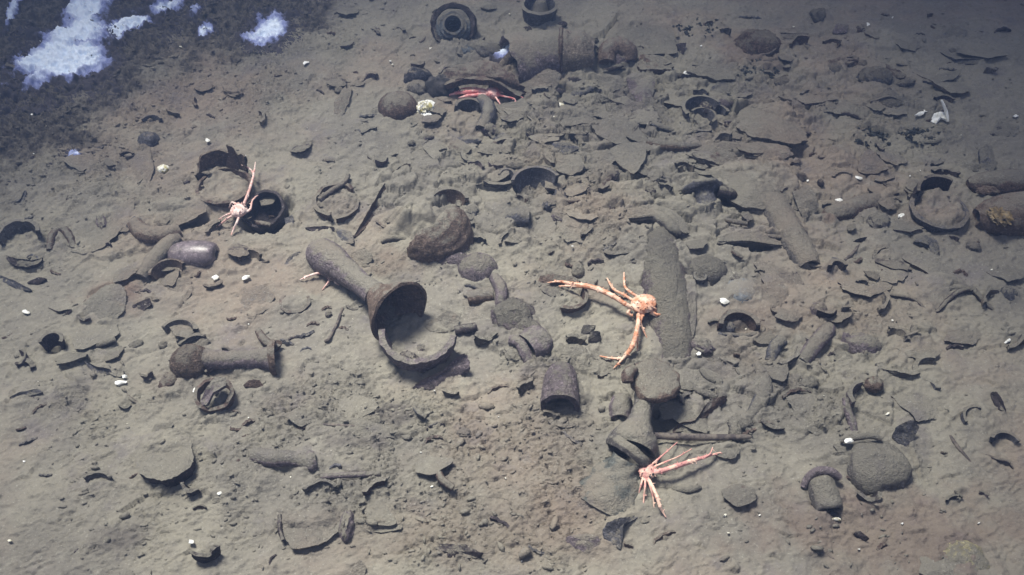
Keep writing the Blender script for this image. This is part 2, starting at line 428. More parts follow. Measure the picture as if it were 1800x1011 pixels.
build('clay_tube', 'short stubby clay tube lying below the round dusty jar', 'tube', [('s', g, pot('brown', .55))]).name = 'clay_tube'
sh('small square brown block of pottery beside the amphora neck', [(616,447,8),(640,436,14),(653,446,14),(652,460,6),(630,466,2)], 'tan', .5, th=14)

# ---- rims and long sherds left of the jug
g = upright(592, 362, -10, 26, [(0,36),(1,41)], arc=(40, 268), th=9, jag=(0,.25), m=8)
h = ptube([(562,352,18,6),(585,335,26,6),(606,322,26,5),(612,308,20,4)], rough=.2)
build('broken_bowl', 'mud filled oval bowl rim with a thin stalk rising at its upper right', 'bowl', [('rim', g, pot('umber', .45)), ('handle', h, pot('dark', .4))])
g = upright(592, 362, -6, 10, [(0,40),(1,41)], arc=(275, 372), th=6, m=5)
build('pottery_sherd', 'low rim fragment closing the oval bowl on its right', 'sherd', [('s', g, pot('umber', .5))]).name = 'pottery_sherd'
mound(594, 362, 30, 20, 12, sharp=4)
sh('long dark upright sherd standing on edge left of the thin bow shaped rim', [(620,418,2),(640,385,14),(658,352,24),(676,322,22),(680,334,10),(662,372,4),(640,404,0)], 'umber', .28, th=10)
sh('narrow dark sherd pointing up and right above the upright sherd', [(654,316,6),(684,306,14),(712,288,16),(722,290,10),(690,312,4),(664,324,0)], 'umber', .3, th=9)
g = upright(708, 372, -8, 12, [(0,50),(1,56)], arc=(215, 322), th=5, jag=(0,.1), m=6)
build('rim_sherd', 'thin bow shaped rim edge in the pale mud left of the jug', 'rim', [('s', g, pot('umber', .4))]).name = 'rim_sherd'
mound(715, 330, 75, 30, 26, rot=10); mound(800, 320, 60, 18, 16)
ledge([(742,352),(775,333),(810,330),(850,322),(872,330)], 8)
ledge([(670,395),(700,398),(750,394)], 4, 30)
sh('dark splinter in the hollow above the amphora neck', [(536,401,3),(565,397,8),(588,401,6),(586,407,0),(555,408,0)], 'dark', .1, th=8)
sh('bluish sherd half buried above the amphora neck', [(588,402,4),(618,408,10),(622,428,8),(600,424,3)], 'slate', .35, th=8)
sh('small dark sherd left of the upper end of the amphora neck', [(500,462,2),(512,448,8),(528,442,8),(524,454,3),(506,470,0)], 'slate', .3, th=10)

# ---- upper left: torn cup, glossy bowl
g = upright(398, 340, -14, 27, [(0,36),(.5,45),(1,49)], th=8, jag=(0,.12), m=10)
h = upright(396, 330, 6, 62, [(0,46),(.5,49),(1,52)], arc=(35, 178), th=6, jag=(0,.42), arcjag=.12, m=16, n=50)
sp = plate([(396,292,40),(402,272,70),(398,256,92),(412,262,86),(418,280,56),(420,300,30)], th=5)
build('torn_cup', 'brown cup filled with grey mud whose torn back wall stands up in a spike', 'cup', [('rim', g, pot('umber', .25, .2)), ('back_wall', h, pot('brown', .35)), ('spike', sp, pot('brown', .3))])
mound(395, 335, 40, 24, 17, sharp=4)
c = P(467, 374, 0); s = S(467, 374)
g = lathe(c+Vector((.006,.012,-.030)), c+Vector((-.002,-.004,.018)), [(0,0),(.03,22),(.12,33),(.5,37),(1,38)], s, th=6, jag=(0,.06))
build('open_bowl', 'glossy dark purple bowl open to the camera beside the crab', 'bowl', [('s', g, pot('dark', .08, .55))]).name = 'open_bowl'
FEAT.append(('m', 467, 374, 38, 28, -92, 0, 5.0))
sh('small dark chip touching the right side of the glossy bowl', [(500,384,4),(514,378,10),(516,392,6),(505,398,0)], 'slate', .3, th=8)
sh('smooth mud covered slab with a dark cavity under its right edge', [(282,388,2),(300,368,10),(328,355,16),(350,356,20),(363,371,24),(340,384,26),(310,396,24),(290,396,8)], 'grey', .95, th=8, dome=6)
FEAT.append(('m', 338, 388, 26, 9, -24, 12, 3.0))
sh('small tilted plate of pottery above the mud covered slab', [(276,370,0),(290,350,8),(318,334,10),(338,342,12),(330,354,8),(300,368,2)], 'grey', .8, th=8, dome=4)
g = ptube([(236,394,12,14),(256,412,14,17),(290,414,14,18),(316,406,10,15)], rough=.08)
build('neck_sherd', 'curved brown jar neck lying below the mud covered slab', 'jar neck', [('s', g, pot('brown', .55, .2))]).name = 'neck_sherd'
g = blob(240, 400, 4, 16, 20, 16, lump=.2)
build('dark_lump', 'blue black lump at the left end of the curved brown neck', 'lump', [('s', g, pot('slate', .1, .4))]).name = 'dark_lump'
g = ptube([(250,488,8,12),(270,460,14,16),(298,430,14,16),(312,418,8,12)], rough=.06)
build('clay_tube', 'long slanting mud dusted tube left of the smooth shiny vessel', 'tube', [('s', g, pot('grey', .7, .3))]).name = 'clay_tube'
g = lathe(P(299,448,8), P(381,447,10), [(0,4),(.03,16),(.2,24),(.5,27),(.8,25),(.96,20),(1,8)], S(340,447), th=6, enc=.3, oval=.85)
build('jar', 'smooth shiny mauve jar body lying on its side on the mud', 'jar', [('s', g, pot('purple', .16, .85, .25))]).name = 'jar'
g = upright(300, 492, -12, 26, [(0,24),(.6,30),(1,33)], arc=(38, 192), th=6, m=10)
build('broken_bowl', 'thin curved brown bowl rim below the smooth shiny jar', 'bowl', [('s', g, pot('brown', .2, .5))]).name = 'broken_bowl'
FEAT.append(('m', 296, 487, 18, 9, -18, 0, 2.0))
sh('flat purplish plate half buried below the thin brown rim', [(282,508,3),(300,492,8),(330,486,8),(340,510,4),(322,532,2),(296,530,2)], 'purple', .55, th=7)
sh('bluish plate with a white fleck left of the small oval rim', [(420,545,1),(430,510,6),(462,500,8),(482,520,6),(470,545,3),(440,556,1)], 'blue', .5, th=7)
sh('narrow blue grey splinter below the bluish plate', [(404,586,1),(425,562,5),(452,550,6),(446,563,3),(418,582,0)], 'slate', .55, th=6)
# large flat plate far left
sh('very large mud covered plate with a curved lower right edge at the left', [(100,395,2),(110,425,4),(132,446,10),(160,444,12),(185,432,14),(212,405,14),(232,375,12),(237,345,8),(200,330,2),(140,350,1)], 'grey', .97, th=9, dome=3, jag=.5)
g = ptube([(88,440,4,6),(92,415,14,7),(108,402,20,7),(122,415,14,7),(130,436,4,6)], rough=.2)
build('handle_sherd', 'small arched handle left of the very large plate', 'handle', [('s', g, pot('umber', .45))]).name = 'handle_sherd'
g = upright(42, 432, -10, 40, [(0,28),(.5,34),(1,37)], arc=(10, 200), th=8, m=12, jag=(0,.15))
h = plate([(8,448,14),(30,455,12),(55,457,10),(76,452,8),(66,464,4),(45,470,2),(20,464,4)], th=10)
build('broken_bowl', 'dark bowl at the left edge with an upright back wall and pale lip', 'bowl', [('back_wall', g, pot('grey', .45)), ('lip', h, pot('dark', .35))])
FEAT.append(('m', 45, 470, 34, 10, -20, 0, 2.0))
for a in [
 ('small crescent sherd near the left edge above the dark bowl', [(18,356,2),(34,352,8),(44,334,10),(47,340,6),(38,360,2)], 'slate'),
 ('dark tooth shaped sherd above the very large plate', [(112,360,1),(122,340,10),(136,336,10),(128,352,3)], 'dark'),
 ('dark flat sherd at the left edge under the pale lipped bowl', [(48,498,2),(64,488,8),(82,490,6),(66,500,0)], 'dark'),
 ('curved sherd at the left edge leading into the mud below the bowl', [(0,484,4),(22,492,8),(45,503,8),(58,512,2),(30,508,0),(2,494,0)], 'slate'),
 ('small black smile shaped sherd left of the reddish mound', [(84,540,2),(100,547,8),(125,544,8),(120,553,2),(98,553,0)], 'dark')]:
    sh(a[0], a[1], a[2], .25, th=8)
g = blob(262, 248, 8, 18, 16, 16, lump=.12)
build('round_jar', 'small dark round jar at the edge of the dark rubble', 'jar', [('s', g, pot('slate', .25, .2))]).name = 'round_jar'
g = upright(268, 222, -4, 16, [(0,16),(1,20)], arc=(20, 165), th=7, m=6)
build('rim_sherd', 'small arched rim above the small dark round jar', 'rim', [('s', g, pot('slate', .35))]).name = 'rim_sherd'
g = upright(224, 284, -6, 16, [(0,14),(1,17)], arc=(35, 150), th=7, m=6)
build('rim_sherd', 'short dark rim left of the purplish column', 'rim', [('s', g, pot('dark', .25))]).name = 'rim_sherd'
sh('purplish column of pottery lying toward the camera left of the pale round shell', [(230,262,4),(262,258,8),(270,300,8),(258,325,2),(235,320,2)], 'purple', .7, th=10, dome=6)
sh('brown crumbly slab at the border of the dark rubble', [(585,196,3),(592,172,8),(606,152,10),(618,156,10),(612,184,6),(598,204,2)], 'tan', .3, th=12, dome=4, jag=1.8)

# ---- top centre group
c = P(799, 66, 0); s = S(799, 66)
g = lathe(c+Vector((0,.055,-.02)), c+Vector((0,-.022,.055)), [(0,34),(.4,38),(.8,39),(1,37)], s, th=12, jag=(0,.12), m=12, enc=4)
h = lathe(c+Vector((0,.04,-.01)), c+Vector((0,-.036,.062)), [(0,28),(.7,31),(.86,29),(.9,24),(1,23)], s, th=14, m=14)
k = lathe(c+Vector((0,.02,.0)), c+Vector((0,-.040,.068)), [(0,14),(.7,17),(1,18)], s, th=6, m=8)
build('lidded_bowl', 'bluish bowl with concentric rings facing the camera at the top centre', 'bowl', [('outer_wall', g, pot('dark', .3)), ('rim', h, pot('blue', .55, .1)), ('foot_ring', k, pot('blue', .6, .1))])
mound(799, 96, 50, 15, 30)
g = upright(948, 34, -10, 46, [(0,30),(.5,29),(.9,31),(1,32)], th=9, m=14, jag=(0,.1))
build('jar', 'squat dark jar standing at the top edge with white specks on it', 'jar', [('s', g, pot('slate', .72, .1))]).name = 'jar'
mound(948, 18, 24, 10, 38, sharp=4)
sh('dark chip lying right of the squat jar at the top edge', [(972,44,3),(988,38,10),(998,42,8),(982,50,0)], 'dark', .15, th=8)
sh('thin dark chip lying left of the squat jar at the top edge', [(918,49,3),(930,45,8),(936,52,3),(922,54,0)], 'dark', .2, th=6)
# big amphora, shoulder and neck
s = S(950, 110)
g = lathe(P(894,118,14), P(988,92,26), [(0,56),(.25,58),(.6,50),(1,42)], s, th=10, arc=(-30, 205), m=18, n=60, jag=(.15,0), oval=.9)
h = lathe(P(985,95,26), P(1044,96,26), [(0,39),(.12,42),(.3,38),(.6,40),(.85,32),(1,25)], s, th=10, m=18, ribs=0)
r = lathe(P(983,95,26), P(990,95,26), [(0,42),(.5,45),(1,42)], s, th=5, m=5)
build('amphora', 'largest amphora at the top centre with cone shaped shoulder and ribbed brown neck', 'amphora', [('shoulder', g, pot('purple', .58)), ('neck', h, pot('tan', .35, .5)), ('collar', r, pot('umber', .3))])
mound(925, 105, 52, 26, 18)
sh('long mud covered flap reaching from the amphora shoulder toward the camera', [(880,150,4),(905,120,28),(950,118,34),(985,130,26),(975,158,8),(940,168,4),(905,168,3)], 'purple', .62, th=9, dome=8)
# overhanging slab above the red crab
sh('thick dark slab roofing the hollow where the red crab hides', [(772,146,24),(782,122,46),(815,108,54),(855,104,56),(892,122,50),(918,146,34),(925,164,10),(905,166,16),(880,148,44),(845,140,48),(810,138,46),(785,150,36)], 'umber', .35, th=16, dome=8, jag=1.6, dent=6)
g = blob(775, 158, 6, 32, 22, 26, lump=.2); build('stone', 'dark rubble stone holding up the left end of the roofing slab', 'stone', [('s', g, M_STONE)]).name = 'stone'
FEAT.append(('m', 850, 150, 58, 13, -26, 0, 3.0))
g = blob(736, 158, 4, 20, 17, 17, lump=.15); build('stone', 'rounded grey stone above the brown ball shaped pot', 'stone', [('s', g, pot('grey', .6))]).name = 'stone'
g = blob(735, 142, 4, 26, 12, 26, lump=.15); build('stone', 'dark stone left of the hollow of the red crab', 'stone', [('s', g, pot('slate', .35))]).name = 'stone'
g = blob(852, 92, 14, 30, 20, 20, lump=.15); build('stone', 'smooth grey boulder between the ringed bowl and the roofing slab', 'stone', [('s', g, pot('grey', .7))]).name = 'stone'
g = blob(822, 92, 10, 20, 16, 18, lump=.15); build('stone', 'bluish lump resting against the ringed bowl', 'stone', [('s', g, pot('blue', .6))]).name = 'stone'
g = upright(868, 104, 0, 34, [(0,24),(1,22)], arc=(20,160), th=8, m=6); build('rim_sherd', 'pale curved rim behind the roofing slab', 'rim', [('s', g, pot('blue', .45))]).name = 'rim_sherd'
g = ptube([(882,118,10,9),(900,96,40,8),(920,78,62,7),(930,72,68,6)], rough=.1)
build('handle_sherd', 'slanted brown handle leaning on the amphora shoulder above the blue white patch', 'handle', [('s', g, pot('tan', .3))]).name = 'handle_sherd'
g = blob(700, 192, 0, 36, 34, 30, lump=.05)
build('round_jar', 'brown ball shaped pot left of the white encrusted shell', 'pot', [('s', g, pot('umber', .38))]).name = 'round_jar'
mound(700, 205, 42, 10, 4)
g = upright(824, 205, -8, 34, [(0,22),(.6,25),(1,25)], arc=(25, 182), th=8, m=10)
g2 = ptube([(846,176,22,12),(858,188,26,13),(858,205,20,13),(846,228,8,12)], rough=.06)
build('handle_sherd', 'horseshoe shaped strap handle below the red crab', 'handle', [('arch', g, pot('slate', .35)), ('strap', g2, pot('slate', .5, .3))])
FEAT.append(('m', 822, 190, 16, 7, -18, 0, 2.0)); mound(818, 214, 22, 14, 14, sharp=3)
sh('pointed grey sherd at the foot of the hollow of the red crab', [(868,188,10),(900,178,16),(930,182,14),(912,202,6),(890,208,4)], 'grey', .75, th=9)
# C-shaped jug
g = ptube([(1066,112,14,15),(1068,92,26,18),(1086,82,34,18),(1104,92,28,17),(1106,108,12,12)], rough=.04)
build('jug', 'rounded brown jug fragment curling like a C right of the amphora neck', 'jug', [('s', g, pot('brown', .3, .55))]).name = 'jug'
g = blob(1090, 110, 6, 16, 14, 16, lump=.2); build('round_jar', 'purple lump inside the curl of the C shaped jug', 'pot', [('s', g, pot('purple', .4))]).name = 'round_jar'
g = plate([(1122,110,16),(1128,96,30),(1158,98,30),(1184,112,22),(1180,122,18),(1150,122,20),(1124,122,18)], th=18, dome=2)
build('clay_block', 'brick shaped clay block with a dark front face right of the C shaped jug', 'block', [('s', g, pot('brown', .45))]).name = 'clay_block'
sh('rough purple slab standing below the brick shaped block', [(1108,160,6),(1100,132,26),(1128,128,30),(1152,140,24),(1148,172,12),(1160,190,4),(1128,192,3)], 'purple', .5, th=14, dome=10, dent=8)
sh('grey rock like sherd left of the rough purple slab', [(1048,148,4),(1062,130,22),(1092,134,22),(1100,150,8),(1075,162,4)], 'grey', .7, th=12, dome=6)
sh('huge mud buried plank like slab running off the top edge', [(1086,0,10),(1088,30,14),(1085,75,8),(1110,100,6),(1150,95,8),(1192,92,18),(1182,50,20),(1172,0,20)], 'grey', .96, th=18, dome=6, rings=9, jag=.4)
ledge([(1030,70),(1060,62),(1080,42),(1090,20)], 14, 60)
ledge([(1072,68),(1100,58),(1115,48)], 8)
sh('dark pointed chip at the lower corner of the plank like slab', [(1188,78,14),(1206,76,12),(1202,94,2),(1194,90,4)], 'dark', .1, th=10)
sh('broad mud covered sherd with a shadowed lower edge right of the rough slab', [(1206,124,16),(1222,104,18),(1270,92,16),(1296,110,14),(1290,138,12),(1262,140,18),(1236,134,18)], 'grey', .9, th=10, dome=6)
# ringed bowl
g = upright(1232, 208, -8, 34, [(0,26),(.6,34),(1,37)], arc=(20, 215), th=9, m=10)
h = upright(1234, 215, -6, 22, [(0,18),(1,24)], arc=(-60, 150), th=7, m=8)
k = upright(1228, 216, -6, 16, [(0,36),(1,38)], arc=(195, 300), th=8, m=6)
build('broken_bowl', 'broken bowl of nested curved rings right of the rough purple slab', 'bowl', [('outer_wall', g, pot('slate', .45, .2)), ('inner_ring', h, pot('slate', .5)), ('front_wall', k, pot('slate', .6))])
FEAT.append(('m', 1240, 205, 16, 9, -14, 0, 2.0))
sh('small dark block sitting above the nested ring bowl', [(1248,158,10),(1262,144,22),(1280,148,20),(1282,166,8),(1262,168,6)], 'slate', .5, th=14)
g = blob(1270, 182, 4, 20, 14, 14, lump=.2); build('stone', 'purple stone touching the right rim of the nested ring bowl', 'stone', [('s', g, pot('purple', .5))]).name = 'stone'
sh('large mud heaped slab with a black gap beneath its right corner', [(1292,222,16),(1300,192,18),(1345,180,20),(1390,205,24),(1414,232,34),(1418,246,34),(1395,252,34),(1360,246,28),(1322,240,20)], 'grey', .93, th=16, dome=14, rings=9)
FEAT.append(('m', 1398, 268, 22, 9, -30, 0, 2.0))
sh('lower sherd tucked beneath the mud heaped slab', [(1300,262,6),(1330,250,14),(1380,256,16),(1395,272,10),(1365,282,4),(1320,278,3)], 'grey', .8, th=9, dome=6)
sh('little block left of the nested ring bowl', [(1192,160,6),(1198,152,16),(1210,154,14),(1208,176,4),(1196,178,3)], 'slate', .6, th=10)
g = ptube([(1140,250,10,9),(1165,256,14,10),(1200,258,12,9),(1230,256,8,6)], rough=.15)
build('handle_sherd', 'brown handle lying below the nested ring bowl', 'handle', [('s', g, pot('brown', .55))]).name = 'handle_sherd'

# ---- overlapping sherds in the upper middle
U = [
 ('overlapping flat sherd with a dark lip just right of the strap handle', [(866,244,4),(884,234,14),(900,240,14),(896,250,6),(872,252,0)], 'slate', .4),
 ('dark thin sherd lowest in the cluster below the strap handle', [(795,246,5),(820,236,14),(850,244,14),(826,254,4),(800,254,2)], 'slate', .35),
 ('striped dark sherd left of the cluster below the strap handle', [(786,262,2),(800,240,10),(828,258,10),(820,270,3)], 'umber', .45),
 ('flat sherd with a shadowed edge on the right of the cluster', [(838,266,6),(852,252,12),(892,256,16),(898,266,10),(868,272,6)], 'grey', .75),
 ('leaf shaped sherd slanting down right in the upper middle', [(1052,202,12),(1078,196,12),(1120,220,12),(1140,248,6),(1112,246,6),(1080,226,6)], 'slate', .7),
 ('tilted slab below the leaf shaped sherd', [(1040,215,12),(1062,210,14),(1098,238,14),(1110,258,6),(1082,252,8),(1050,236,8)], 'grey', .75),
 ('broad flat sherd with a ragged dark front left of the leaf shaped sherd', [(975,206,4),(1000,196,12),(1035,204,14),(1046,216,14),(1020,218,14),(990,222,8)], 'grey', .85),
 ('wedge shaped sherd whose dark tip points at the camera', [(1072,262,10),(1100,250,16),(1136,256,18),(1132,280,18),(1114,306,16),(1098,296,12),(1080,280,8)], 'brown', .72),
 ('chunky block with a blue shadow under it left of the wedge sherd', [(976,298,10),(984,274,20),(1016,270,20),(1026,286,20),(1024,300,14),(1000,308,12)], 'grey', .78),
 ('reddish mud covered lump between the chunky block and the wedge sherd', [(1028,292,4),(1040,268,12),(1070,262,14),(1082,280,8),(1066,300,5),(1045,306,3)], 'brown', .8),
 ('dark sherd leaning over the chunky block', [(962,266,6),(975,250,18),(1000,252,20),(1018,262,12),(990,272,6)], 'slate', .4),
 ('rounded rectangular plate with a thin outlined rim in the centre', [(1072,342,4),(1082,322,10),(1112,318,12),(1138,326,10),(1140,348,5),(1126,352,10),(1090,350,10)], 'tan', .85),
 ('smooth curved plate below the rounded rectangular plate', [(1070,362,6),(1085,352,8),(1130,354,8),(1138,366,4),(1110,376,3),(1084,384,4)], 'grey', .9),
 ('long slab sloping left above the chunky block', [(902,262,4),(925,248,10),(958,246,10),(972,258,8),(950,268,4),(920,272,3)], 'grey', .85),
 ('thin dark edged plate above the rounded rectangular plate', [(1062,276,6),(1078,262,10),(1098,256,10),(1096,264,4),(1075,274,2)], 'slate', .5),
 ('mossy dark sherd above the flanged neck', [(1246,282,6),(1262,262,18),(1290,268,18),(1300,286,6),(1280,292,4)], 'umber', .5),
 ('purplish block left of the mossy dark sherd', [(1252,262,5),(1268,248,14),(1300,252,14),(1298,268,5)], 'purple', .55),
 ('slim brown sherd left of the top slab', [(1000,168,2),(1012,158,8),(1038,152,8),(1044,156,4),(1020,168,0)], 'slate', .4),
 ('small dark half round sherd under the amphora shoulder', [(972,162,2),(982,156,8),(994,160,8),(990,166,2)], 'dark', .2),
 ('thin splinters beneath the ribbed amphora neck', [(990,138,3),(1012,134,8),(1022,140,6),(1002,144,1)], 'dark', .25),
]
for l_, p_, c_, d_ in U: sh(l_, p_, c_, d_, th=8, dome=3)

# ---- right of centre: arch, V pieces, cave, flanged neck
g = upright(942, 348, -8, 48, [(0,30),(.5,40),(1,44)], arc=(22, 176), th=8, m=12)
build('broken_bowl', 'upright bowl back wall with a shiny dark inside in the centre', 'bowl', [('s', g, pot('slate', .35, .5))]).name = 'broken_bowl'
FEAT.append(('m', 942, 338, 30, 10, -10, 0, 2.0))
g = upright(891, 318, -4, 22, [(0,12),(1,16)], arc=(-5, 185), th=7, m=6)
build('rim_sherd', 'small dark ring mouth left of the shiny bowl back wall', 'rim', [('s', g, pot('slate', .3))]).name = 'rim_sherd'
g = lathe(P(888,382,8), P(930,384,8), [(0,14),(.5,19),(1,18)], S(900,380), th=6, m=8)
build('neck_sherd', 'short ribbed jar neck below the shiny bowl back wall', 'jar neck', [('s', g, pot('slate', .5))]).name = 'neck_sherd'
g = ptube([(975,350,10,4),(995,354,13,4.5),(1018,353,12,3.5)]); h = ptube([(975,352,4,3),(984,366,4,3.5),(1000,358,8,3),(1020,352,12,2)])
build('pottery_sherd', 'two thin dark edges meeting in a V right of the short jar neck', 'sherd', [('upper_edge', g, pot('umber', .4)), ('lower_edge', h, pot('umber', .4))])
sh('thin dark sherd pointing down right above the V shaped edges', [(1010,318,8),(1022,320,8),(1044,334,8),(1040,342,2),(1020,328,2)], 'dark', .3, th=8)
sh('small dark upright sherd left of the rounded rectangular plate', [(1056,334,2),(1062,314,12),(1078,304,12),(1072,320,4)], 'umber', .35, th=7)
# cave
sh('long arching roof sherd over a black cleft in the centre right', [(1078,388,10),(1100,368,26),(1140,360,34),(1172,364,34),(1200,384,30),(1212,410,12),(1200,408,18),(1182,386,30),(1150,374,34),(1118,380,26)], 'grey', .85, th=9, dome=5)
FEAT.append(('m', 1150, 380, 44, 10, -22, 0, 3.0)); FEAT.append(('m', 1184, 416, 20, 8, -16, 0, 2.0))
g = ptube([(1142,376,10,10),(1165,386,14,12),(1182,402,10,11),(1194,410,2,9)], rough=.06)
build('handle_sherd', 'smooth grey handle lying in the black cleft', 'handle', [('s', g, pot('grey', .75))]).name = 'handle_sherd'
g = lathe(P(1242,366,6), P(1234,326,30), [(0,20),(.3,19),(.62,21),(.75,31),(.9,34),(1,30)], S(1236,340), th=8, m=20)
h = ptube([(1262,336,30,11),(1282,340,24,10),(1290,346,12,8)])
build('neck_sherd', 'dark flanged jar neck with pale cylinder left of the big round plate', 'jar neck', [('neck', g, pot('slate', .4, .3)), ('spout', h, pot('dark', .4))])
FEAT.append(('m', 1268, 350, 26, 9, -16, 0, 2.0))
sh('very large smooth round plate right of the flanged neck', [(1268,338,14),(1268,300,18),(1310,280,20),(1370,286,18),(1398,320,12),(1390,356,10),(1345,366,18),(1300,362,20)], 'grey', .9, th=14, dome=16, rings=10, jag=.5)
g = lathe(P(1352,352,-8), P(1423,472,4), [(0,10),(.04,25),(.3,27),(.7,25),(.92,23),(1,19)], S(1390,410), th=7, m=24)
build('amphora', 'long cylinder shaped amphora lying below the very large round plate', 'amphora', [('s', g, pot('grey', .72))]).name = 'amphora'
ledge([(1350,385),(1370,420),(1396,452)], 6)
g = upright(1386, 350, -6, 20, [(0,14),(1,17)], arc=(0, 170), th=5, m=6); build('rim_sherd', 'small arched rim right of the long cylinder amphora', 'rim', [('s', g, pot('umber', .45))]).name = 'rim_sherd'
sh('curved wall piece hanging right of the long cylinder amphora', [(1394,338,20),(1420,326,26),(1438,350,24),(1436,372,8),(1412,386,6),(1402,362,14)], 'slate', .68, th=8, dome=6)
g = lathe(P(1448,382,4), P(1566,348,-10), [(0,4),(.06,14),(.35,19),(.7,18),(1,12)], S(1500,362), th=8, arc=(-10, 190), m=18)
build('amphora', 'slender tapering amphora body with a black gap under its left end', 'amphora', [('s', g, pot('umber', .62))]).name = 'amphora'
FEAT.append(('m', 1470, 380, 40, 7, -16, -12, 2.0))
g = upright(1468, 482, -6, 26, [(0,14),(1,18)], arc=(5, 178), th=9, m=8); build('handle_sherd', 'little dark arch standing alone right of the long cylinder amphora', 'handle', [('s', g, pot('dark', .4))]).name = 'handle_sherd'
# mud-filled pot
g = upright(1644, 382, -22, 26, [(0,34),(.5,44),(1,50)], th=10, m=12)
h = upright(1640, 366, 10, 58, [(0,42),(1,40)], arc=(40, 178), th=8, m=10, jag=(0,.3), arcjag=.1)
build('broken_jar', 'round pot filled with mud near the right edge, tall dark back wall', 'pot', [('rim', g, pot('slate', .35)), ('back_wall', h, pot('dark', .4))])
mound(1648, 378, 38, 26, 24, sharp=5); FEAT.append(('m', 1690, 402, 60, 9, -14, -8, 2.0))
s = S(1760, 380)
g = lathe(P(1715,382,18), P(1830,378,18), [(0,14),(.15,28),(.5,40),(1,44)], s, th=9, m=16)
build('amphora', 'big rounded amphora with golden growth at the right edge', 'amphora', [('s', g, pot('brown', .45, .3))]).name = 'amphora'
g = blob(1757, 378, 46, 17, 20, 9, lump=.5, fr=3); build('golden_growth', 'golden yellow crust growing on the big rounded amphora', 'sponge', [('s', g, M_GOLD)]).name = 'golden_growth'
g = lathe(P(1700,324,12), P(1830,326,14), [(0,8),(.15,20),(.5,27),(1,28)], s, th=9, m=16)
build('amphora', 'second amphora at the right edge behind the golden crusted one', 'amphora', [('s', g, pot('umber', .5))]).name = 'amphora'
g = blob(1738, 335, 22, 18, 9, 7, lump=.3); build('orange_highlight', 'rust orange painted highlight on the second amphora at the right edge', 'sponge', [('s', g, pot('brown', .2, .4))]).name = 'orange_highlight'  # raised brown lump painted in for the vessel's orange highlight
sh('hook shaped dark sherd below the mud filled pot', [(1606,424,6),(1620,412,14),(1640,418,18),(1652,434,14),(1650,446,6),(1636,456,0),(1638,436,2),(1622,422,3)], 'slate', .4, th=9, name='pottery_sherd')
# dark bottom opening cleft (1320,420)
sh('low roof sherd above a long black cleft in the right half', [(1262,424,8),(1285,408,16),(1318,404,22),(1350,412,22),(1378,430,16),(1350,428,20),(1320,424,20),(1290,424,14)], 'grey', .92, th=8, dome=3)
FEAT.append(('m', 1322, 428, 52, 6, -18, 4, 3.0))
ledge([(1232,402),(1252,412),(1278,412),(1300,404)], 6)

# ---- middle right
g = blob(1240, 482, -8, 38, 34, 32, lump=.10)
h = upright(1228, 496, 0, 22, [(0,9),(1,13)], th=6, m=6)
build('round_jar', 'textured round jar with a small dark knob right of the crab', 'jar', [('body', g, pot('grey', .62, .1, 1.6)), ('knob', h, pot('slate', .4))])
g = blob(1302, 516, -10, 35, 32, 24, lump=.03); build('round_jar', 'pale bluish dome shaped jar right of the textured round jar', 'jar', [('s', g, pot('blue', .55, .6, .5))]).name = 'round_jar'
sh('purplish square sherd right of the bluish dome', [(1334,520,4),(1340,500,12),(1368,496,12),(1386,508,8),(1382,534,3),(1355,540,3)], 'purple', .65, th=8, dome=4)
g = lathe(P(1152,420,-24), P(1188,654,-18), [(0,34),(.1,41),(.3,44),(.5,46),(.7,42),(.9,36),(1,27)], S(1170,530), th=9, m=34, enc=3.5)
build('amphora', 'long mud covered amphora body running down beside the crab', 'amphora', [('s', g, pot('purple', .60, 0, 1.6))]).name = 'amphora'
sh('shaded purple strip of wall along the right of the long mud covered amphora', [(1204,520,16),(1222,512,12),(1224,560,10),(1214,612,6),(1198,616,10),(1206,566,16)], 'purple', .4, th=9)
g = upright(1296, 588, -6, 32, [(0,34),(.6,37),(1,36)], arc=(0, 180), th=9, m=8)
h = ptube([(1262,586,8,4),(1280,588,6,4),(1310,590,6,4),(1330,586,8,4)])
build('broken_bowl', 'half buried dark arched jar mouth right of the long mud covered amphora', 'jar', [('mouth', g, pot('umber', .38)), ('lower_lip', h, pot('slate', .45))])
FEAT.append(('m', 1296, 582, 28, 7, -20, 0, 2.5))
# crescent under the crab's long claw
g = upright(1000, 532, -6, 26, [(0,28),(1,34)], arc=(236, 395), th=8, m=10, arcjag=.1)
build('broken_bowl', 'dark crescent bowl wall under the long claw of the crab', 'bowl', [('s', g, pot('umber', .3))]).name = 'broken_bowl'
mound(990, 530, 32, 18, 14, sharp=3)
sh('brown strip of pottery above the long claw of the crab', [(944,500,4),(950,486,14),(972,482,16),(1018,490,14),(1016,498,10),(975,496,8),(952,508,2)], 'brown', .5, th=9)
# cluster (930,580)
gs = join(blob(902, 560, -2, 40, 38, 34, lump=.14, fr=3), blob(926, 584, -6, 34, 24, 28, rot=-30, lump=.12, fr=3), blob(876, 586, -4, 20, 16, 16, lump=.15))
build('pottery_heap', 'large speckled mound of fused broken pottery in the middle', 'pottery heap', [('s', gs, pot('purple', .62, 0, 1.8))])
g = lathe(P(960,592,14), P(926,612,14), [(0,10),(.1,26),(.5,31),(1,28)], S(940,600), th=8, m=14, oval=.8)
build('broken_jar', 'overturned jar with a dark slit mouth right of the speckled mound', 'jar', [('s', g, pot('purple', .45, .2))]).name = 'broken_jar'
g = ptube([(896,598,24,9),(912,602,26,10),(922,618,20,11),(932,640,4,10)], rough=.1)
build('handle_sherd', 'downward curving handle in front of the speckled mound', 'handle', [('s', g, pot('purple', .4))]).name = 'handle_sherd'
g = blob(868, 602, 6, 14, 10, 10, lump=.2); build('stone', 'small stone left of the downward curving handle', 'stone', [('s', g, pot('tan', .7))]).name = 'stone'
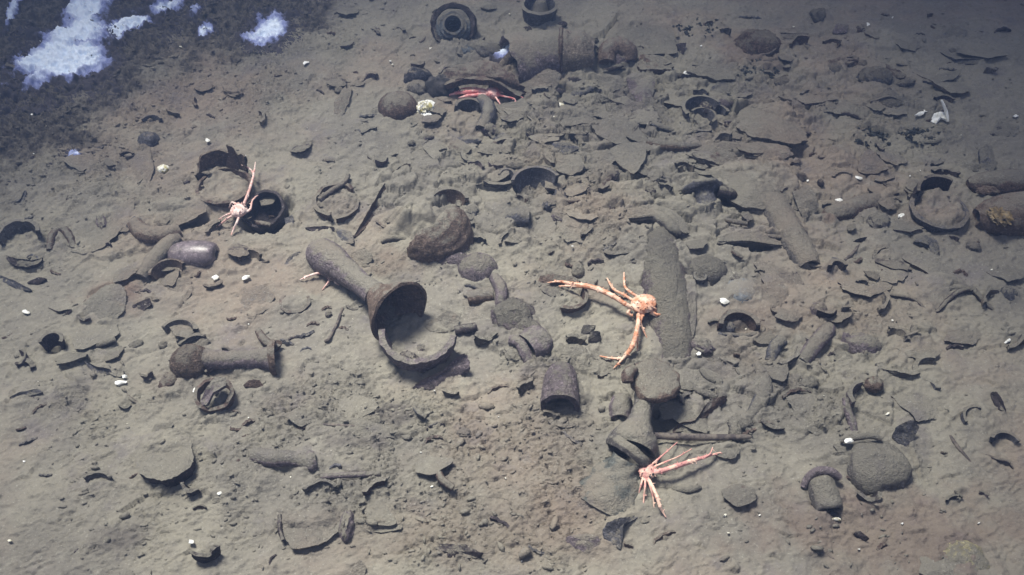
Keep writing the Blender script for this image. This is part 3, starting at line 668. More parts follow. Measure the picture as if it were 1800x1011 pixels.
g = blob(1010, 626, 0, 26, 22, 20, lump=.12); build('stone', 'rounded mud coated lump left of the crab claw tip', 'stone', [('s', g, pot('slate', .75))]).name = 'stone'
sh('small angular sherd standing above the rounded mud coated lump', [(1034,600,6),(1040,582,22),(1054,584,22),(1057,598,6)], 'grey', .7, th=12)
sh('grey folded sherd left of the small angular sherd', [(1020,588,4),(1026,572,18),(1048,572,16),(1036,584,8)], 'grey', .6, th=10)
g = lathe(P(986,650,18), P(984,716,16), [(0,22),(.2,28),(.6,32),(1,34)], S(985,685), th=10, arc=(-30,205), m=16)
build('broken_jar', 'barrel shaped speckled jar fragment below the rounded lump', 'jar', [('s', g, pot('purple', .32, .15, 1.5))]).name = 'broken_jar'
sh('shard leaning against the barrel shaped jar fragment', [(1006,668,22),(1020,668,14),(1028,700,6),(1012,712,4)], 'slate', .5, th=8)
mound(985, 660, 30, 12, 12)

# ---- flanged stand vessel lower right of centre
s = S(1120, 760)
fl = upright(1144, 708, 52, 82, [(0,0),(.04,24),(.3,39),(.55,44),(.85,42),(.97,36),(1,0)], th=4, m=18, n=50, enc=3, smooth=False)
knob = ptube([(1104,672,80,10),(1104,658,86,11),(1114,650,80,9)])
nk = lathe(P(1110,792,24), P(1138,688,54), [(0,40),(.12,43),(.27,35),(.45,22),(.7,17),(1,22)], s, th=8, m=20)
rim2 = lathe(P(1100,806,18), P(1112,790,26), [(0,40),(.4,46),(1,42)], s, th=9, m=8)
cone = lathe(P(1066,884,-34), P(1104,806,26), [(0,68),(.25,60),(.6,42),(.85,30),(1,26)], s, th=9, m=18, enc=3)
build('flanged_jar', 'tall flanged jar lying toward the camera with pale shiny neck and wide cone foot', 'jar',
      [('flange', fl, pot('brown', .38, .15)), ('knob', knob, pot('umber', .4)), ('neck', nk, pot('grey', .55, .7)), ('collar', rim2, pot('grey', .5)), ('foot', cone, pot('green', .45, .3))])
FEAT.append(('m', 1160, 735, 22, 26, -26, 0, 2.0)); mound(1080, 850, 50, 30, 10)
g = lathe(P(1092,702,10), P(1090,738,8), [(0,18),(.5,22),(1,16)], s, th=7, m=10)
build('broken_jar', 'small jar fragment in the shade left of the flanged jar neck', 'jar', [('s', g, pot('purple', .5))]).name = 'broken_jar'
FEAT.append(('m', 1104, 722, 10, 14, -16, 0, 2.0))
g = ptube([(1150,766,20,6),(1200,768,17,6.5),(1260,769,14,6),(1312,768,13,4.5),(1320,768,12,2)], rough=.08, n=14)
build('wooden_stick', 'straight grey brown stick lying right of the flanged jar', 'stick', [('s', g, M_STICK)]).name = 'wooden_stick'
FEAT.append(('m', 1240, 777, 85, 5, -12, 0, 3.0))
sh('slanting brown sherd above the straight stick', [(1180,760,4),(1195,744,16),(1222,738,18),(1245,706,22),(1275,695,16),(1277,704,6),(1252,724,4),(1226,748,4),(1204,760,2)], 'umber', .5, th=9)
sh('small sherd left of the collar of the flanged jar', [(1004,832,2),(1014,812,10),(1030,806,10),(1036,820,4),(1018,836,1)], 'purple', .6, th=8)
sh('bent dark sherd below the foot of the flanged jar', [(1058,936,10),(1064,922,20),(1085,912,26),(1112,905,12),(1118,912,6),(1096,922,16),(1094,948,6),(1090,966,2),(1072,956,4)], 'slate', .35, th=9, dome=4)
sh('low speckled sherd left of the bent dark sherd', [(986,952,2),(1000,942,12),(1030,938,14),(1052,944,10),(1056,962,2),(1028,972,3),(1005,962,2)], 'purple', .45, th=9, dome=6)

# ---- lower right
g = blob(1536, 826, -8, 60, 54, 50, lump=.12, fr=1.7)
h = upright(1522, 872, -4, 20, [(0,18),(1,22)], arc=(190, 355), th=8, m=6)
k = ptube([(1478,776,16,4),(1500,770,30,5),(1530,766,40,5),(1550,772,40,4)], rough=.3)
build('round_jar', 'big dusty round jar with a dark notch at its bottom in the lower right', 'jar', [('body', g, pot('grey', .72)), ('broken_mouth', h, pot('dark', .3)), ('pale_crust', k, pot('tan', .9))])
FEAT.append(('m', 1522, 874, 16, 8, -14, 0, 2.0))
g = lathe(P(1440,842,14), P(1458,900,8), [(0,16),(.1,23),(.5,25),(.9,25),(1,20)], S(1450,870), th=7, m=16)
h = ptube([(1412,856,10,6),(1422,838,24,7),(1440,828,34,8),(1462,830,30,8),(1476,840,22,6)], n=12)
build('jug', 'small mud coated jug with a dark violet hoop handle lower right', 'jug', [('body', g, pot('grey', .8)), ('handle', h, pot('purple', .12, .4))])
g = blob(1456, 908, 0, 20, 12, 10, lump=.4); build('dark_lump', 'dark crumbly lump at the base of the hoop handled jug', 'lump', [('s', g, M_STONE)]).name = 'dark_lump'
sh('sherd leaning on the top right of the big dusty round jar', [(1568,766,10),(1582,746,30),(1606,738,34),(1616,752,20),(1600,782,6),(1590,790,2)], 'slate', .5, th=9, dome=3)
sh('small triangular block left of the big dusty round jar', [(1456,808,4),(1466,796,14),(1486,794,14),(1484,814,4),(1466,818,3)], 'grey', .7, th=10)
sh('flat slab left of the small triangular block', [(1416,812,3),(1430,800,10),(1452,798,10),(1456,816,4),(1430,826,2)], 'tan', .85, th=8)
g = upright(1520, 712, -6, 30, [(0,32),(1,36)], arc=(95, 205), th=8, m=8)
h = ptube([(1486,700,24,6),(1490,722,16,7),(1498,744,10,8),(1500,764,2,7)])
build('broken_bowl', 'thin purple curved wall below the brown sherd at the right', 'bowl', [('wall', g, pot('purple', .5)), ('side', h, pot('purple', .45))])
g = blob(1536, 676, 12, 16, 14, 14, lump=.15); build('stone', 'brown rounded stone above the thin purple curved wall', 'stone', [('s', g, pot('brown', .4))]).name = 'stone'
FEAT.append(('m', 1532, 692, 22, 8, -14, 0, 2.0))
sh('fan shaped purple sherd left of the thin curved wall', [(1432,722,3),(1444,710,10),(1470,716,12),(1488,714,14),(1470,730,8),(1448,740,2)], 'purple', .6, th=8)
g = blob(1514, 608, 4, 32, 22, 22, rot=-8, lump=.08)
h = plate([(1476,610,8),(1482,586,26),(1494,588,26),(1506,620,14),(1490,616,8)], th=8)
build('round_jar', 'purple rounded jar with a flared left lip near the right', 'jar', [('body', g, pot('purple', .5)), ('lip', h, pot('purple', .35))])
sh('small bluish sherd below the flared left lip', [(1466,632,3),(1472,614,10),(1490,618,12),(1498,628,8),(1480,636,3)], 'slate', .6, th=8)
g = ptube([(1410,636,6,12),(1428,612,12,15),(1450,586,12,15),(1458,576,6,11)], rough=.12)
build('clay_tube', 'thick slanting tube of pottery left of the purple rounded jar', 'tube', [('s', g, pot('purple', .55))]).name = 'clay_tube'
g = ptube([(1354,636,2,10),(1362,610,10,12),(1374,598,8,12)], rough=.15); build('clay_tube', 'short upright tube left of the thick slanting tube', 'tube', [('s', g, pot('slate', .5))]).name = 'clay_tube'
g = blob(1438, 548, 0, 15, 15, 20, lump=.1); build('round_jar', 'small purple knob above the thick slanting tube', 'pot', [('s', g, pot('purple', .6))]).name = 'round_jar'
g = ptube([(1328,640,0,8),(1340,660,3,13),(1342,690,4,17),(1328,720,2,12),(1304,742,0,5)], rough=.08)
build('handle_sherd', 'long curved amphora handle sweeping down in the lower right', 'handle', [('s', g, pot('slate', .7))]).name = 'handle_sherd'
sh('brown triangular sherd half buried right of the small white shell chip', [(1236,640,3),(1252,626,12),(1270,624,12),(1272,640,6),(1256,652,2)], 'brown', .5, th=8)
sh('faint purplish plate below the brown triangular sherd', [(1216,650,2),(1236,644,6),(1268,660,8),(1270,680,4),(1240,684,2)], 'purple', .75, th=7)
sh('thin upright sherd right of the purple rounded jar', [(1600,598,4),(1602,572,10),(1613,572,10),(1612,600,3)], 'grey', .75, th=8)
g = ptube([(1562,518,6,3),(1590,522,9,3),(1612,530,8,3),(1628,546,6,3),(1646,548,6,3),(1664,530,12,4.5),(1684,514,18,5),(1708,508,20,5),(1716,516,16,6),(1730,532,10,5),(1744,544,4,4)], rough=.25)
build('rim_sherd', 'long zigzag dark broken edge sticking out of the mud at the right', 'rim', [('s', g, pot('dark', .45))]).name = 'rim_sherd'
sh('mud covered plate behind the zigzag dark edge', [(1616,522,3),(1622,504,8),(1660,492,12),(1700,500,16),(1690,516,14),(1655,542,10),(1634,546,6)], 'slate', .85, th=6, dome=3)
g = blob(1770, 520, 0, 14, 16, 18, lump=.15); build('round_jar', 'small bluish jar near the right end of the zigzag edge', 'jar', [('s', g, pot('slate', .5))]).name = 'round_jar'
sh('dark narrow sherd standing out of smooth mud far right', [(1742,690,4),(1752,688,14),(1764,706,14),(1768,724,4),(1758,720,4),(1748,706,3)], 'dark', .3, th=9)
g = upright(1716, 742, -4, 14, [(0,26),(1,28)], arc=(60, 200), th=6, m=6)
h = blob(1718, 736, -6, 16, 14, 14, lump=.1)
build('broken_jar', 'bluish pot bottom inside a thin curved rim far right', 'jar', [('base', h, pot('blue', .6)), ('rim', g, pot('slate', .6))])
g = upright(1762, 790, -6, 20, [(0,24),(1,28)], arc=(10, 150), th=7, m=6)
h = ptube([(1732,800,4,2.5),(1754,808,8,3.5),(1772,812,8,3),(1780,824,2,2)])
build('broken_bowl', 'mud filled ring of pottery near the lower right edge', 'bowl', [('back_wall', g, pot('slate', .5)), ('front_edge', h, pot('dark', .4))])
g = ptube([(1670,766,3,2.5),(1684,786,7,3.5),(1706,812,3,2)]); build('wooden_stick', 'thin dark stick slanting in the mud right of the big dusty jar', 'stick', [('s', g, M_STICK)]).name = 'wooden_stick'
build('stone', 'yellowish low mound of silt coated stone at the bottom right corner', 'stone', [('s', blob(1694, 992, -10, 48, 52, 30, lump=.10), pot('straw', .45))])

# ---- lower left
g = blob(338, 640, 12, 37, 33, 38, lump=.07)
nk = lathe(P(362,634,18), P(478,630,20), [(0,22),(.15,17),(.5,16),(.85,18),(1,22)], S(400,630), th=8, m=18)
rm = lathe(P(474,630,20), P(486,629,20), [(0,27),(.5,31),(1,30)], S(480,630), th=8, m=8)
build('amphora', 'small amphora lying on its side with ribbed round body, narrow neck and flat rim', 'amphora', [('body', g, pot('brown', .40, .25, 2.0)), ('neck', nk, pot('purple', .5)), ('rim', rm, pot('brown', .4))])
FEAT.append(('m', 350, 660, 34, 8, -14, 0, 2.0)); mound(430, 620, 60, 12, 6)
g = upright(382, 706, -14, 30, [(0,28),(1,35)], th=7, m=8, jag=(0,.2))
h = plate([(352,706,30),(362,682,50),(378,662,58),(396,664,56),(398,678,50),(376,690,46),(362,712,30)], th=8)
build('broken_bowl', 'round ring shaped bowl with a broken upper wall below the lying amphora', 'bowl', [('rim', g, pot('umber', .3)), ('back_wall', h, pot('purple', .5))])
mound(384, 702, 26, 18, 12, sharp=4)
g = upright(278, 668, -8, 10, [(0,52),(1,60)], arc=(205, 335), th=6, m=5)
build('rim_sherd', 'wide thin bowl rim buried level with the mud left of the ring shaped bowl', 'rim', [('s', g, pot('umber', .5))]).name = 'rim_sherd'
g = upright(98, 612, -8, 26, [(0,16),(1,21)], arc=(-12, 200), th=7, m=8)
build('broken_jar', 'small black jar mouth at the left', 'jar', [('s', g, pot('dark', .35))]).name = 'broken_jar'
FEAT.append(('m', 98, 608, 17, 10, -30, 0, 3.0))
g = upright(316, 594, -4, 18, [(0,28),(1,34)], arc=(12, 160), th=8, m=6); build('rim_sherd', 'pale arched rim above the lying amphora', 'rim', [('s', g, pot('grey', .6))]).name = 'rim_sherd'
sh('dark wedge sherd ending a curved ledge at the left', [(148,634,6),(170,644,12),(194,650,10),(196,658,2),(178,660,0),(160,650,2)], 'slate', .3, th=10)
ledge([(120,628),(150,628),(168,640)], 8); ledge([(112,655),(125,670),(150,680)], 7)
sh('round mud covered bump left of the thin bowl rim', [(106,690,2),(120,676,6),(144,680,8),(150,712,6),(130,724,6),(112,712,3)], 'grey', .85, th=12, dome=5)
sh('flat dark sherd at the left edge below the black jar mouth', [(16,700,2),(34,690,10),(66,684,10),(74,690,6),(40,700,2)], 'slate', .5, th=9)
sh('knobbly black sherd left of the flat purplish plate', [(232,540,3),(246,530,10),(262,524,14),(266,534,8),(250,546,2)], 'dark', .2, th=14)
sh('reddish brown broad sherd buried in the mound at the left', [(140,545,3),(160,520,8),(195,498,10),(222,505,10),(218,545,6),(190,570,4),(160,562,2)], 'brown', .65, th=8, dome=6)
ledge([(126,574),(150,550),(172,534),(198,518)], 9); ledge([(150,525),(175,510),(200,500)], 7)
g = upright(520, 536, -8, 12, [(0,25),(1,28)], arc=(140, 395), th=7, m=6)
build('broken_bowl', 'small oval rim filled with mud left of the trumpet mouth', 'bowl', [('s', g, pot('umber', .4))]).name = 'broken_bowl'
mound(519, 533, 20, 14, 9, sharp=4)
g = upright(626, 536, -6, 8, [(0,16),(1,18)], arc=(200, 385), th=6, m=5)
build('rim_sherd', 'little curved rim beside the amphora neck above the trumpet mouth', 'rim', [('s', g, pot('dark', .35))]).name = 'rim_sherd'
g = ptube([(602,542,4,2.5),(592,570,8,2.5),(578,596,8,3),(572,599,3,3)]); build('wooden_stick', 'thin hooked twig left of the trumpet mouth', 'stick', [('s', g, M_STICK)]).name = 'wooden_stick'
# big sherd with black broken face
sh('big mud covered slab with a black broken front face in the lower left', [(237,818,32),(238,790,22),(262,768,14),(310,762,14),(336,775,20),(338,806,32),(334,822,38),(310,838,38),(288,846,38),(256,838,36)], 'dark', .96, th=40, dome=2, rings=8, jag=.7)
FEAT.append(('m', 290, 872, 50, 8, -8, -8, 2.0))
ledge([(205,905),(235,886),(262,866)], 9)
g = ptube([(446,800,8,14),(480,806,10,16),(512,806,8,14),(530,810,8,13),(548,814,8,15)], rough=.06)
h = lathe(P(540,814,8), P(556,810,8), [(0,16),(.5,19),(1,15)], S(548,812), th=8, m=6)
build('clay_tube', 'bone like clay tube with a disc shaped end in the lower left', 'tube', [('shaft', g, pot('purple', .7)), ('disc_end', h, pot('purple', .55, .3))])
FEAT.append(('m', 500, 828, 24, 6, -12, 0, 2.0))
g = ptube([(563,838,8,4),(600,836,12,5),(640,834,12,5),(668,833,9,4.5)], rough=.15)
build('wooden_stick', 'straight dark rod lying right of the bone like tube', 'stick', [('s', g, pot('purple', .45))]).name = 'wooden_stick'
FEAT.append(('m', 616, 842, 56, 4, -8, 0, 3.0))
g = blob(428, 848, -10, 44, 42, 26, lump=.06); build('round_jar', 'dusty rounded pot bottom below the bone like tube', 'pot', [('s', g, pot('purple', .7))]).name = 'round_jar'
sh('pale mud covered plate with a dark curved front edge at the bottom', [(490,914,8),(500,902,6),(560,898,5),(604,912,8),(592,938,12),(560,958,16),(515,966,18),(498,940,14)], 'tan', .97, th=10, dome=2, jag=.5)
g = ptube([(492,906,10,4),(492,930,14,4),(498,950,12,4)], rough=.2); build('pottery_sherd', 'thin dark upright edge left of the pale plate at the bottom', 'sherd', [('s', g, pot('dark', .3))]).name = 'pottery_sherd'
sh('jagged purple black sherd at the bottom centre', [(760,962,3),(790,956,10),(820,958,14),(846,972,14),(842,982,3),(812,978,4),(786,972,4)], 'dark', .35, th=10, jag=2.2)
sh('low smooth plate with a thin shadowed edge right of the pale plate', [(650,932,6),(670,922,6),(705,920,8),(704,930,8),(672,936,8)], 'grey', .92, th=6)
sh('faint purple crusted sherd under the bow shaped broken ground', [(590,745,3),(620,735,8),(690,750,8),(700,768,3),(660,772,3),(610,765,1)], 'purple', .7, th=7, dent=6)
g = ptube([(566,746,4,2),(600,748,7,3),(640,750,5,2)]); build('wooden_stick', 'thin dark splinter left of the faint purple crusted sherd', 'stick', [('s', g, M_STICK)]).name = 'wooden_stick'
sh('small brown upright sherd below the lying amphora rim', [(470,600,6),(474,596,14),(496,600,16),(490,612,6)], 'brown', .4, th=6)
sh('purple low lump of pottery right of the ring shaped bowl', [(455,705,2),(462,690,8),(482,688,8),(488,704,4),(470,714,2)], 'purple', .75, th=8, dome=4)
sh('small dark sherd right of the ring shaped bowl', [(428,678,4),(440,668,12),(458,670,12),(462,682,3)], 'umber', .4, th=8)
sh('brown buried sherd at the very bottom', [(600,1011,2),(632,985,10),(642,992,10),(640,1015,4)], 'umber', .6, th=8)
sh('dark violet chip near the bottom right below the hoop handled jug', [(1500,938,6),(1512,934,10),(1528,946,8),(1520,950,1)], 'dark', .3, th=7)
sh('bluish thin chip left of the bottom right stick', [(1418,974,4),(1440,966,8),(1448,972,5),(1426,980,1)], 'slate', .5, th=6)

# ---- upper right field, dim
R_ = [
 ('dark bent sherd high in the upper right', [(1452,108,4),(1474,100,12),(1508,106,12),(1515,114,2),(1480,116,4)], 'umber', .4, 9),
 ('long sloping dark sherd in the upper right field', [(1532,112,6),(1545,108,14),(1575,120,14),(1594,134,6),(1580,138,2),(1550,126,4)], 'umber', .35, 10),
 ('flat sherd with a straight black edge in the upper right field', [(1622,142,6),(1650,132,10),(1690,122,12),(1682,136,10),(1650,146,10)], 'slate', .6, 12),
 ('shallow arched sherd above the two dark mats', [(1530,178,8),(1545,162,18),(1570,158,20),(1592,178,6),(1566,170,18)], 'grey', .8, 9),
 ('thin edge sherd at the far upper right', [(1652,92,4),(1680,104,10),(1735,102,10),(1720,112,2),(1680,112,0)], 'slate', .6, 9),
 ('purple small sherd near the top right', [(1464,58,3),(1470,42,12),(1492,44,12),(1486,58,3)], 'purple', .3, 9),
 ('curved plate with a raised rim left of the dark bent sherd', [(1360,56,4),(1378,58,10),(1422,58,10),(1400,68,2),(1372,66,2)], 'grey', .6, 9),
 ('square purple slab at the right above the white shell chips', [(1458,286,4),(1456,258,14),(1490,252,16),(1498,286,6),(1480,290,4)], 'slate', .7, 12),
 ('broad dark wedge with a blue shadowed lower edge', [(1508,302,8),(1515,272,20),(1532,262,24),(1562,296,12),(1540,304,10)], 'umber', .55, 12),
 ('round flat slab left of the blue shadowed wedge', [(1470,318,3),(1476,302,8),(1496,298,8),(1500,318,4),(1486,328,2)], 'grey', .7, 8),
 ('two tone dark sherd at the right edge above the second amphora', [(1724,292,6),(1722,262,22),(1742,256,24),(1752,290,10),(1740,304,2)], 'slate', .4, 12),
 ('low slab beside the two tone dark sherd', [(1664,292,3),(1690,280,10),(1722,286,12),(1722,300,4),(1690,300,2)], 'slate', .7, 9),
 ('tiny dark splinter under the golden amphora field', [(1556,350,4),(1570,342,8),(1586,338,8),(1572,348,1)], 'dark', .3, 5),
 ('leaning splinter above the mud filled pot', [(1624,320,2),(1640,308,12),(1660,298,12),(1650,310,2)], 'umber', .4, 8),
 ('short black stroke of a sherd right of the little dark arch', [(1498,426,2),(1510,420,8),(1524,417,8),(1512,426,0)], 'dark', .2, 7),
 ('bluish block in the dim top right corner', [(1656,66,4),(1668,50,14),(1700,52,14),(1696,70,2),(1676,72,2)], 'slate', .5, 14),
 ('smooth grey slab in the dim far right', [(1740,236,2),(1756,214,12),(1790,220,12),(1788,240,2)], 'slate', .6, 12),
]
for l_, p_, c_, d_, t_ in R_: sh(l_, p_, c_, d_, th=t_, dome=3)
for a in [(1536,140,0,30,24,22,'round boulder in the upper right field','slate',.65),(1466,128,-6,20,16,16,'small blue grey boulder left of the round boulder','slate',.75),
          (1436,32,0,16,16,16,'pale boulder near the top right','grey',.8),(1374,150,0,14,14,16,'rounded pale stone right of the rust coloured mound','grey',.8),
          (1560,184,-4,26,16,14,'low smooth stone under the arched sherd','grey',.8),(1330,90,-14,46,40,34,'rust coloured weedy mound in the upper right','umber',.35),
          (1642,192,-6,20,14,14,'grey stone between the white shell fragments','slate',.6)]:
    g = blob(*a[:6], lump=.16); build('stone', a[6], 'stone', [('s', g, pot(a[7], a[8], 0, 1.6))]).name = 'stone'
for a in [(1540,238,'left one of two dark bristly clumps in the upper right'),(1622,240,'right one of two dark bristly clumps in the upper right'),(1330,122,'dark bristly clump below the rust coloured mound'),
          (1228,48,'bluish bristly clump right of the plank like slab'),(806,20,'dark bristly clump above the ringed bowl')]:
    rx = {1540:40,1622:30,1330:34,1228:44,806:22}[a[0]]
    parts = []; sd = random.Random(a[0]); gs = []
    for i in range(110):
        q = sd.uniform(0,6.28); r_ = math.sqrt(sd.random()); x_, y_ = a[0]+math.cos(q)*r_*rx, a[1]+math.sin(q)*r_*rx*.45
        dx, dy = sd.uniform(-9,9), sd.uniform(-6,6); h_ = sd.uniform(4,14)
        gs.append(ptube([(x_,y_,-2,2.4),(x_+dx*.5,y_+dy*.5,h_,2.0),(x_+dx,y_+dy,h_*.6,1.0)], n=5, sub=2, rough=.3))
    build('bristly_clump', a[2], 'growth', [('s', join(*gs), M_FLUFF)]).name = 'bristly_clump'
# sticks and twigs

for pts, l_ in [([(1484,458,3,2.5),(1500,444,7,3),(1510,430,5,2)],'thin twig right of the little dark arch'),
                ([(1424,500+420,1,1.5),(1436,945,4,2),(1456,975,3,2),(1490,1000,2,1.5)],'long curved rootlet in the bottom right corner'),
                ([(738,75,6,2.5),(750,66,10,3)],'small dark twig left of the ringed bowl'),
                ([(1340,96,30,1.8),(1352,94,34,1.6),(1364,86,34,1.4)],'pale bent twig on the rust coloured mound'),
                ]:
    if l_: build('wooden_stick', l_, 'stick', [('s', ptube(pts, rough=.2), M_STICK)]).name = 'wooden_stick'
# ============================================================ CRABS
def crab(label, car, limbs, mat, spines=1.0, eyes=None, seed=1):
    """car = (px, py, z, rx, ry, rz px, rot); limbs = [(px, py, z mm, r px)...]"""
    rd = random.Random(seed); gs = []
    v, f = blob(*car[:6], rot=car[6], lump=.10, nu=28, nv=18); c = P(car[0], car[1], car[2]); s = S(car[0], car[1])
    gs.append((v, f))
    for l in limbs:
        W_ = [P(q[0], q[1], q[2]) for q in l]; R_ = [max(q[3]*.70*S(q[0], q[1]), .0010) for q in l]
        gs.append(tube(W_, R_, n=9, sub=4, rough=.06))
        for i in range(1, len(W_)-1):      # knuckle at each joint
            k = 1.22*R_[i]; q = W_[i]
            gs.append(tube([q-(W_[i+1]-W_[i-1]).normalized()*k, q, q+(W_[i+1]-W_[i-1]).normalized()*k], [k*.6, k*1.02, k*.6], n=9, sub=3))
        for i in range(len(W_)-1):         # spines along the limb
            for _ in range(int(max(R_[i], .001)*900*spines*(W_[i+1]-W_[i]).length/.02)):
                t = rd.random(); p = W_[i].lerp(W_[i+1], t); r = R_[i]*(1-t)+R_[i+1]*t
                d = Vector((rd.uniform(-1,1), rd.uniform(-1,1), rd.uniform(-.2,1))).normalized()
                gs.append(tube([p+d*r*.6, p+d*(r+.0045)], [.0012, .0006], n=5, sub=1))
    for _ in range(int(26*spines)):
        a = rd.uniform(0, 6.28); e = rd.uniform(.1, 1.2); d = Vector((math.cos(a)*math.cos(e), math.sin(a)*math.cos(e), math.sin(e)))
        q = c + Vector((d.x*car[3]*s, d.y*car[4]*s, d.z*car[5]*s))*.95
        gs.append(tube([q, q+d*.005], [.0014, .0006], n=5, sub=1))
    V, F = join(*gs)
    root = empty('crab', label, 'crab', P(car[0], car[1], 0))
    o = mk('body', V, F, mat, parent=root, sharp=None)
    md = o.modifiers.new('skin', 'REMESH'); md.mode = 'VOXEL'; md.voxel_size = .0008; md.use_smooth_shade = True
    if eyes:
        for ex, ey, ez in eyes: mk('eye', *blob(ex, ey, ez, 2.4, 2.4, 2.4, nu=12, nv=8), M_EYE, parent=root)
crab('orange long armed crab reaching its two claws left and down in the centre right', (1131,534,30,23,19,11,20), [
    [(1112,541,26,5),(1098,534,32,5.5),(1078,521,37,6.5),(1052,509,37,7),(1030,503,34,6.5),(1006,499,28,5),(985,495,20,3),(962,497,10,1.2)],
    [(1024,504,32,4),(1002,503,24,3),(982,503,14,1.4)],
    [(1122,553,26,5),(1122,566,32,5.5),(1118,588,33,6),(1112,608,28,6.5),(1102,622,22,5.5),(1090,636,14,3),(1078,648,6,1.2)],
    [(1092,630,18,3.5),(1076,630,13,2.8),(1054,626,7,1.6)],
    [(1112,528,24,4),(1096,518,26,3.6),(1078,508,22,3.2),(1067,489,8,1.8)],
    [(1121,522,24,4),(1106,512,28,3.4),(1098,502,22,3),(1097,479,5,1.8)],
    [(1128,552,24,3.4),(1123,572,28,3),(1121,594,18,2.6),(1120,626,3,1.6)],
    [(1132,551,24,3.4),(1126,566,26,3),(1132,582,16,2.6),(1139,599,3,1.6)],
    [(1144,546,24,3.2),(1156,553,26,3),(1170,551,16,2.6),(1186,548,5,1.6)],
    [(1143,550,22,3),(1158,556,20,2.6),(1178,553,6,1.6)],
    [(1144,538,24,4),(1152,543,26,3),(1150,552,14,2.4),(1140,558,4,1.6)],
    [(1108,544,22,5),(1104,550,20,4),(1112,556,16,3)]], M_CRAB, 1.0, [(1110,549,30),(1115,553,30)], 3)
crab('purple shaded orange crab clinging to the cone foot of the flanged jar', (1137,828,26,15,15,10,30), [
    [(1144,832,26,5.5),(1162,828,32,6.5),(1188,820,32,6.5),(1212,812,28,6),(1240,803,20,4),(1272,794,8,1.3)],
    [(1238,804,22,3.2),(1248,798,24,2),(1253,786,20,1.1)],
    [(1140,842,24,4.5),(1147,856,28,4.5),(1155,874,24,5),(1160,890,16,4.5),(1165,900,8,2.5),(1171,910,3,1)],
    [(1144,818,26,3),(1156,808,32,2.6),(1172,794,26,2),(1191,777,12,1.3)],
    [(1147,822,26,3),(1170,812,28,2.4),(1192,803,22,2),(1216,789,8,1.3)],
    [(1134,842,24,3),(1134,856,26,2.8),(1132,872,14,2.4),(1131,892,3,1.4)],
    [(1138,842,24,3),(1144,858,26,2.8),(1148,876,14,2.4),(1150,893,3,1.4)],
    [(1130,840,24,3),(1127,852,22,2.6),(1123,868,8,1.4)]], M_CRABV, .9, [(1143,838,30),(1148,834,31)], 5)
crab('pale pink crab between the torn cup and the glossy purple bowl', (420,370,26,14,15,9,-40), [
    [(428,360,30,3.6),(434,346,38,3.8),(441,326,42,3.4),(446,306,36,2.6),(449,285,26,1.2)],
    [(446,306,36,2.8),(438,296,34,2),(424,289,30,1.2)],
    [(412,378,22,3.2),(400,384,22,2.8),(390,392,14,2.2),(377,402,3,1.3)],
    [(420,382,22,3.6),(416,392,20,3),(411,402,10,2.4),(406,414,3,1.3)],
    [(410,374,22,3),(398,378,20,2.4),(384,386,6,1.3)],
    [(430,374,24,3.4),(440,368,28,2.8),(444,352,26,2.2),(455,342,22,1.3)],
    [(418,360,26,3),(408,356,28,2.4),(402,366,12,1.4)]], M_CRABP, .9, [(427,360,33),(431,364,33)], 8)
crab('small pink crab hiding under the long amphora neck with only its legs out', (583,486,12,9,8,7,0), [
    [(576,484,16,3),(562,480,20,3.2),(546,484,14,3),(527,492,5,1.4)],[(546,484,14,2),(534,486,10,1.2)],
    [(580,490,14,3),(577,496,12,2.6),(570,505,6,1.6),(566,510,2,1)],
    [(586,490,14,3),(590,497,12,2.6),(597,502,4,1.4)]], M_CRABP, .6, None, 9)
crab('red long armed crab sheltering under the thick dark slab', (866,164,16,14,12,9,0), [
    [(858,163,18,4),(842,160,22,5),(820,162,20,5),(802,164,14,3.5),(776,171,5,1.3)],[(804,163,14,2.4),(796,158,14,1.8),(792,152,14,1)],
    [(858,167,16,4),(840,167,16,4.5),(822,169,14,4.5),(806,172,6,1.6)],
    [(858,160,18,2.6),(836,155,24,2.2),(812,156,18,2),(804,162,8,1.2)],
    [(874,166,16,3),(888,170,18,2.4),(904,174,12,2),(908,184,3,1.2)],
    [(870,170,14,3),(876,178,14,2.2),(882,188,6,1.3)],
    [(878,162,16,3),(898,164,16,2.4),(920,172,8,1.3)]], M_CRABR, .7, None, 11)

# ============================================================ SHELLS AND WHITE THINGS
def shell(px, py, r, label, z=3, group=None, mat=None, seed=0, el=1.6):
    """a scrap of shell: a small curved, broken fan"""
    rd = random.Random(px*7+py); a = rd.uniform(-.9,.9); c = (px, py)
    pts = []
    for k in range(8):
        q = k/8*6.283; rr = r*(1+rd.uniform(-.45,.35)); x = math.cos(q)*rr*el/1.3; y = math.sin(q)*rr*.75
        pts.append((px+x*math.cos(a)-y*math.sin(a), py+(x*math.sin(a)+y*math.cos(a))*.75, z+rd.uniform(0,3)+ (3 if y > 0 else 0)))
    g = plate(pts, th=2.0, dome=r*.5, rings=3, sub=2)
    return build('shell_fragment', label, 'shell', [('s', g, mat or M_SHELL)], group=group)
g = blob(287, 297, 4, 10, 9, 6, lump=.15); g2 = blob(286,296,9,5,4,3,lump=.3)
build('round_shell', 'pale green round shell on the mud above the smooth grey slab', 'shell', [('s', join(g, g2), M_SHELLY)])
g = blob(748, 192, 8, 15, 13, 13, lump=.35, fr=3.5)
gs = [plate([(734,186,8),(738,178,16),(752,176,22),(764,180,20),(760,188,16),(744,192,12)], th=4, dome=4, rings=3),
      plate([(733,196,4),(742,196,8),(744,206,5),(736,212,2)], th=3, rings=3), plate([(744,200,8),(758,200,12),(760,206,8),(748,208,5)], th=3, rings=3)]
build('encrusted_shell', 'white and yellow encrusted shell cluster right of the brown ball shaped pot', 'shell', [('core', g, M_SHELLY), ('valves', join(*gs), M_SHELL)])
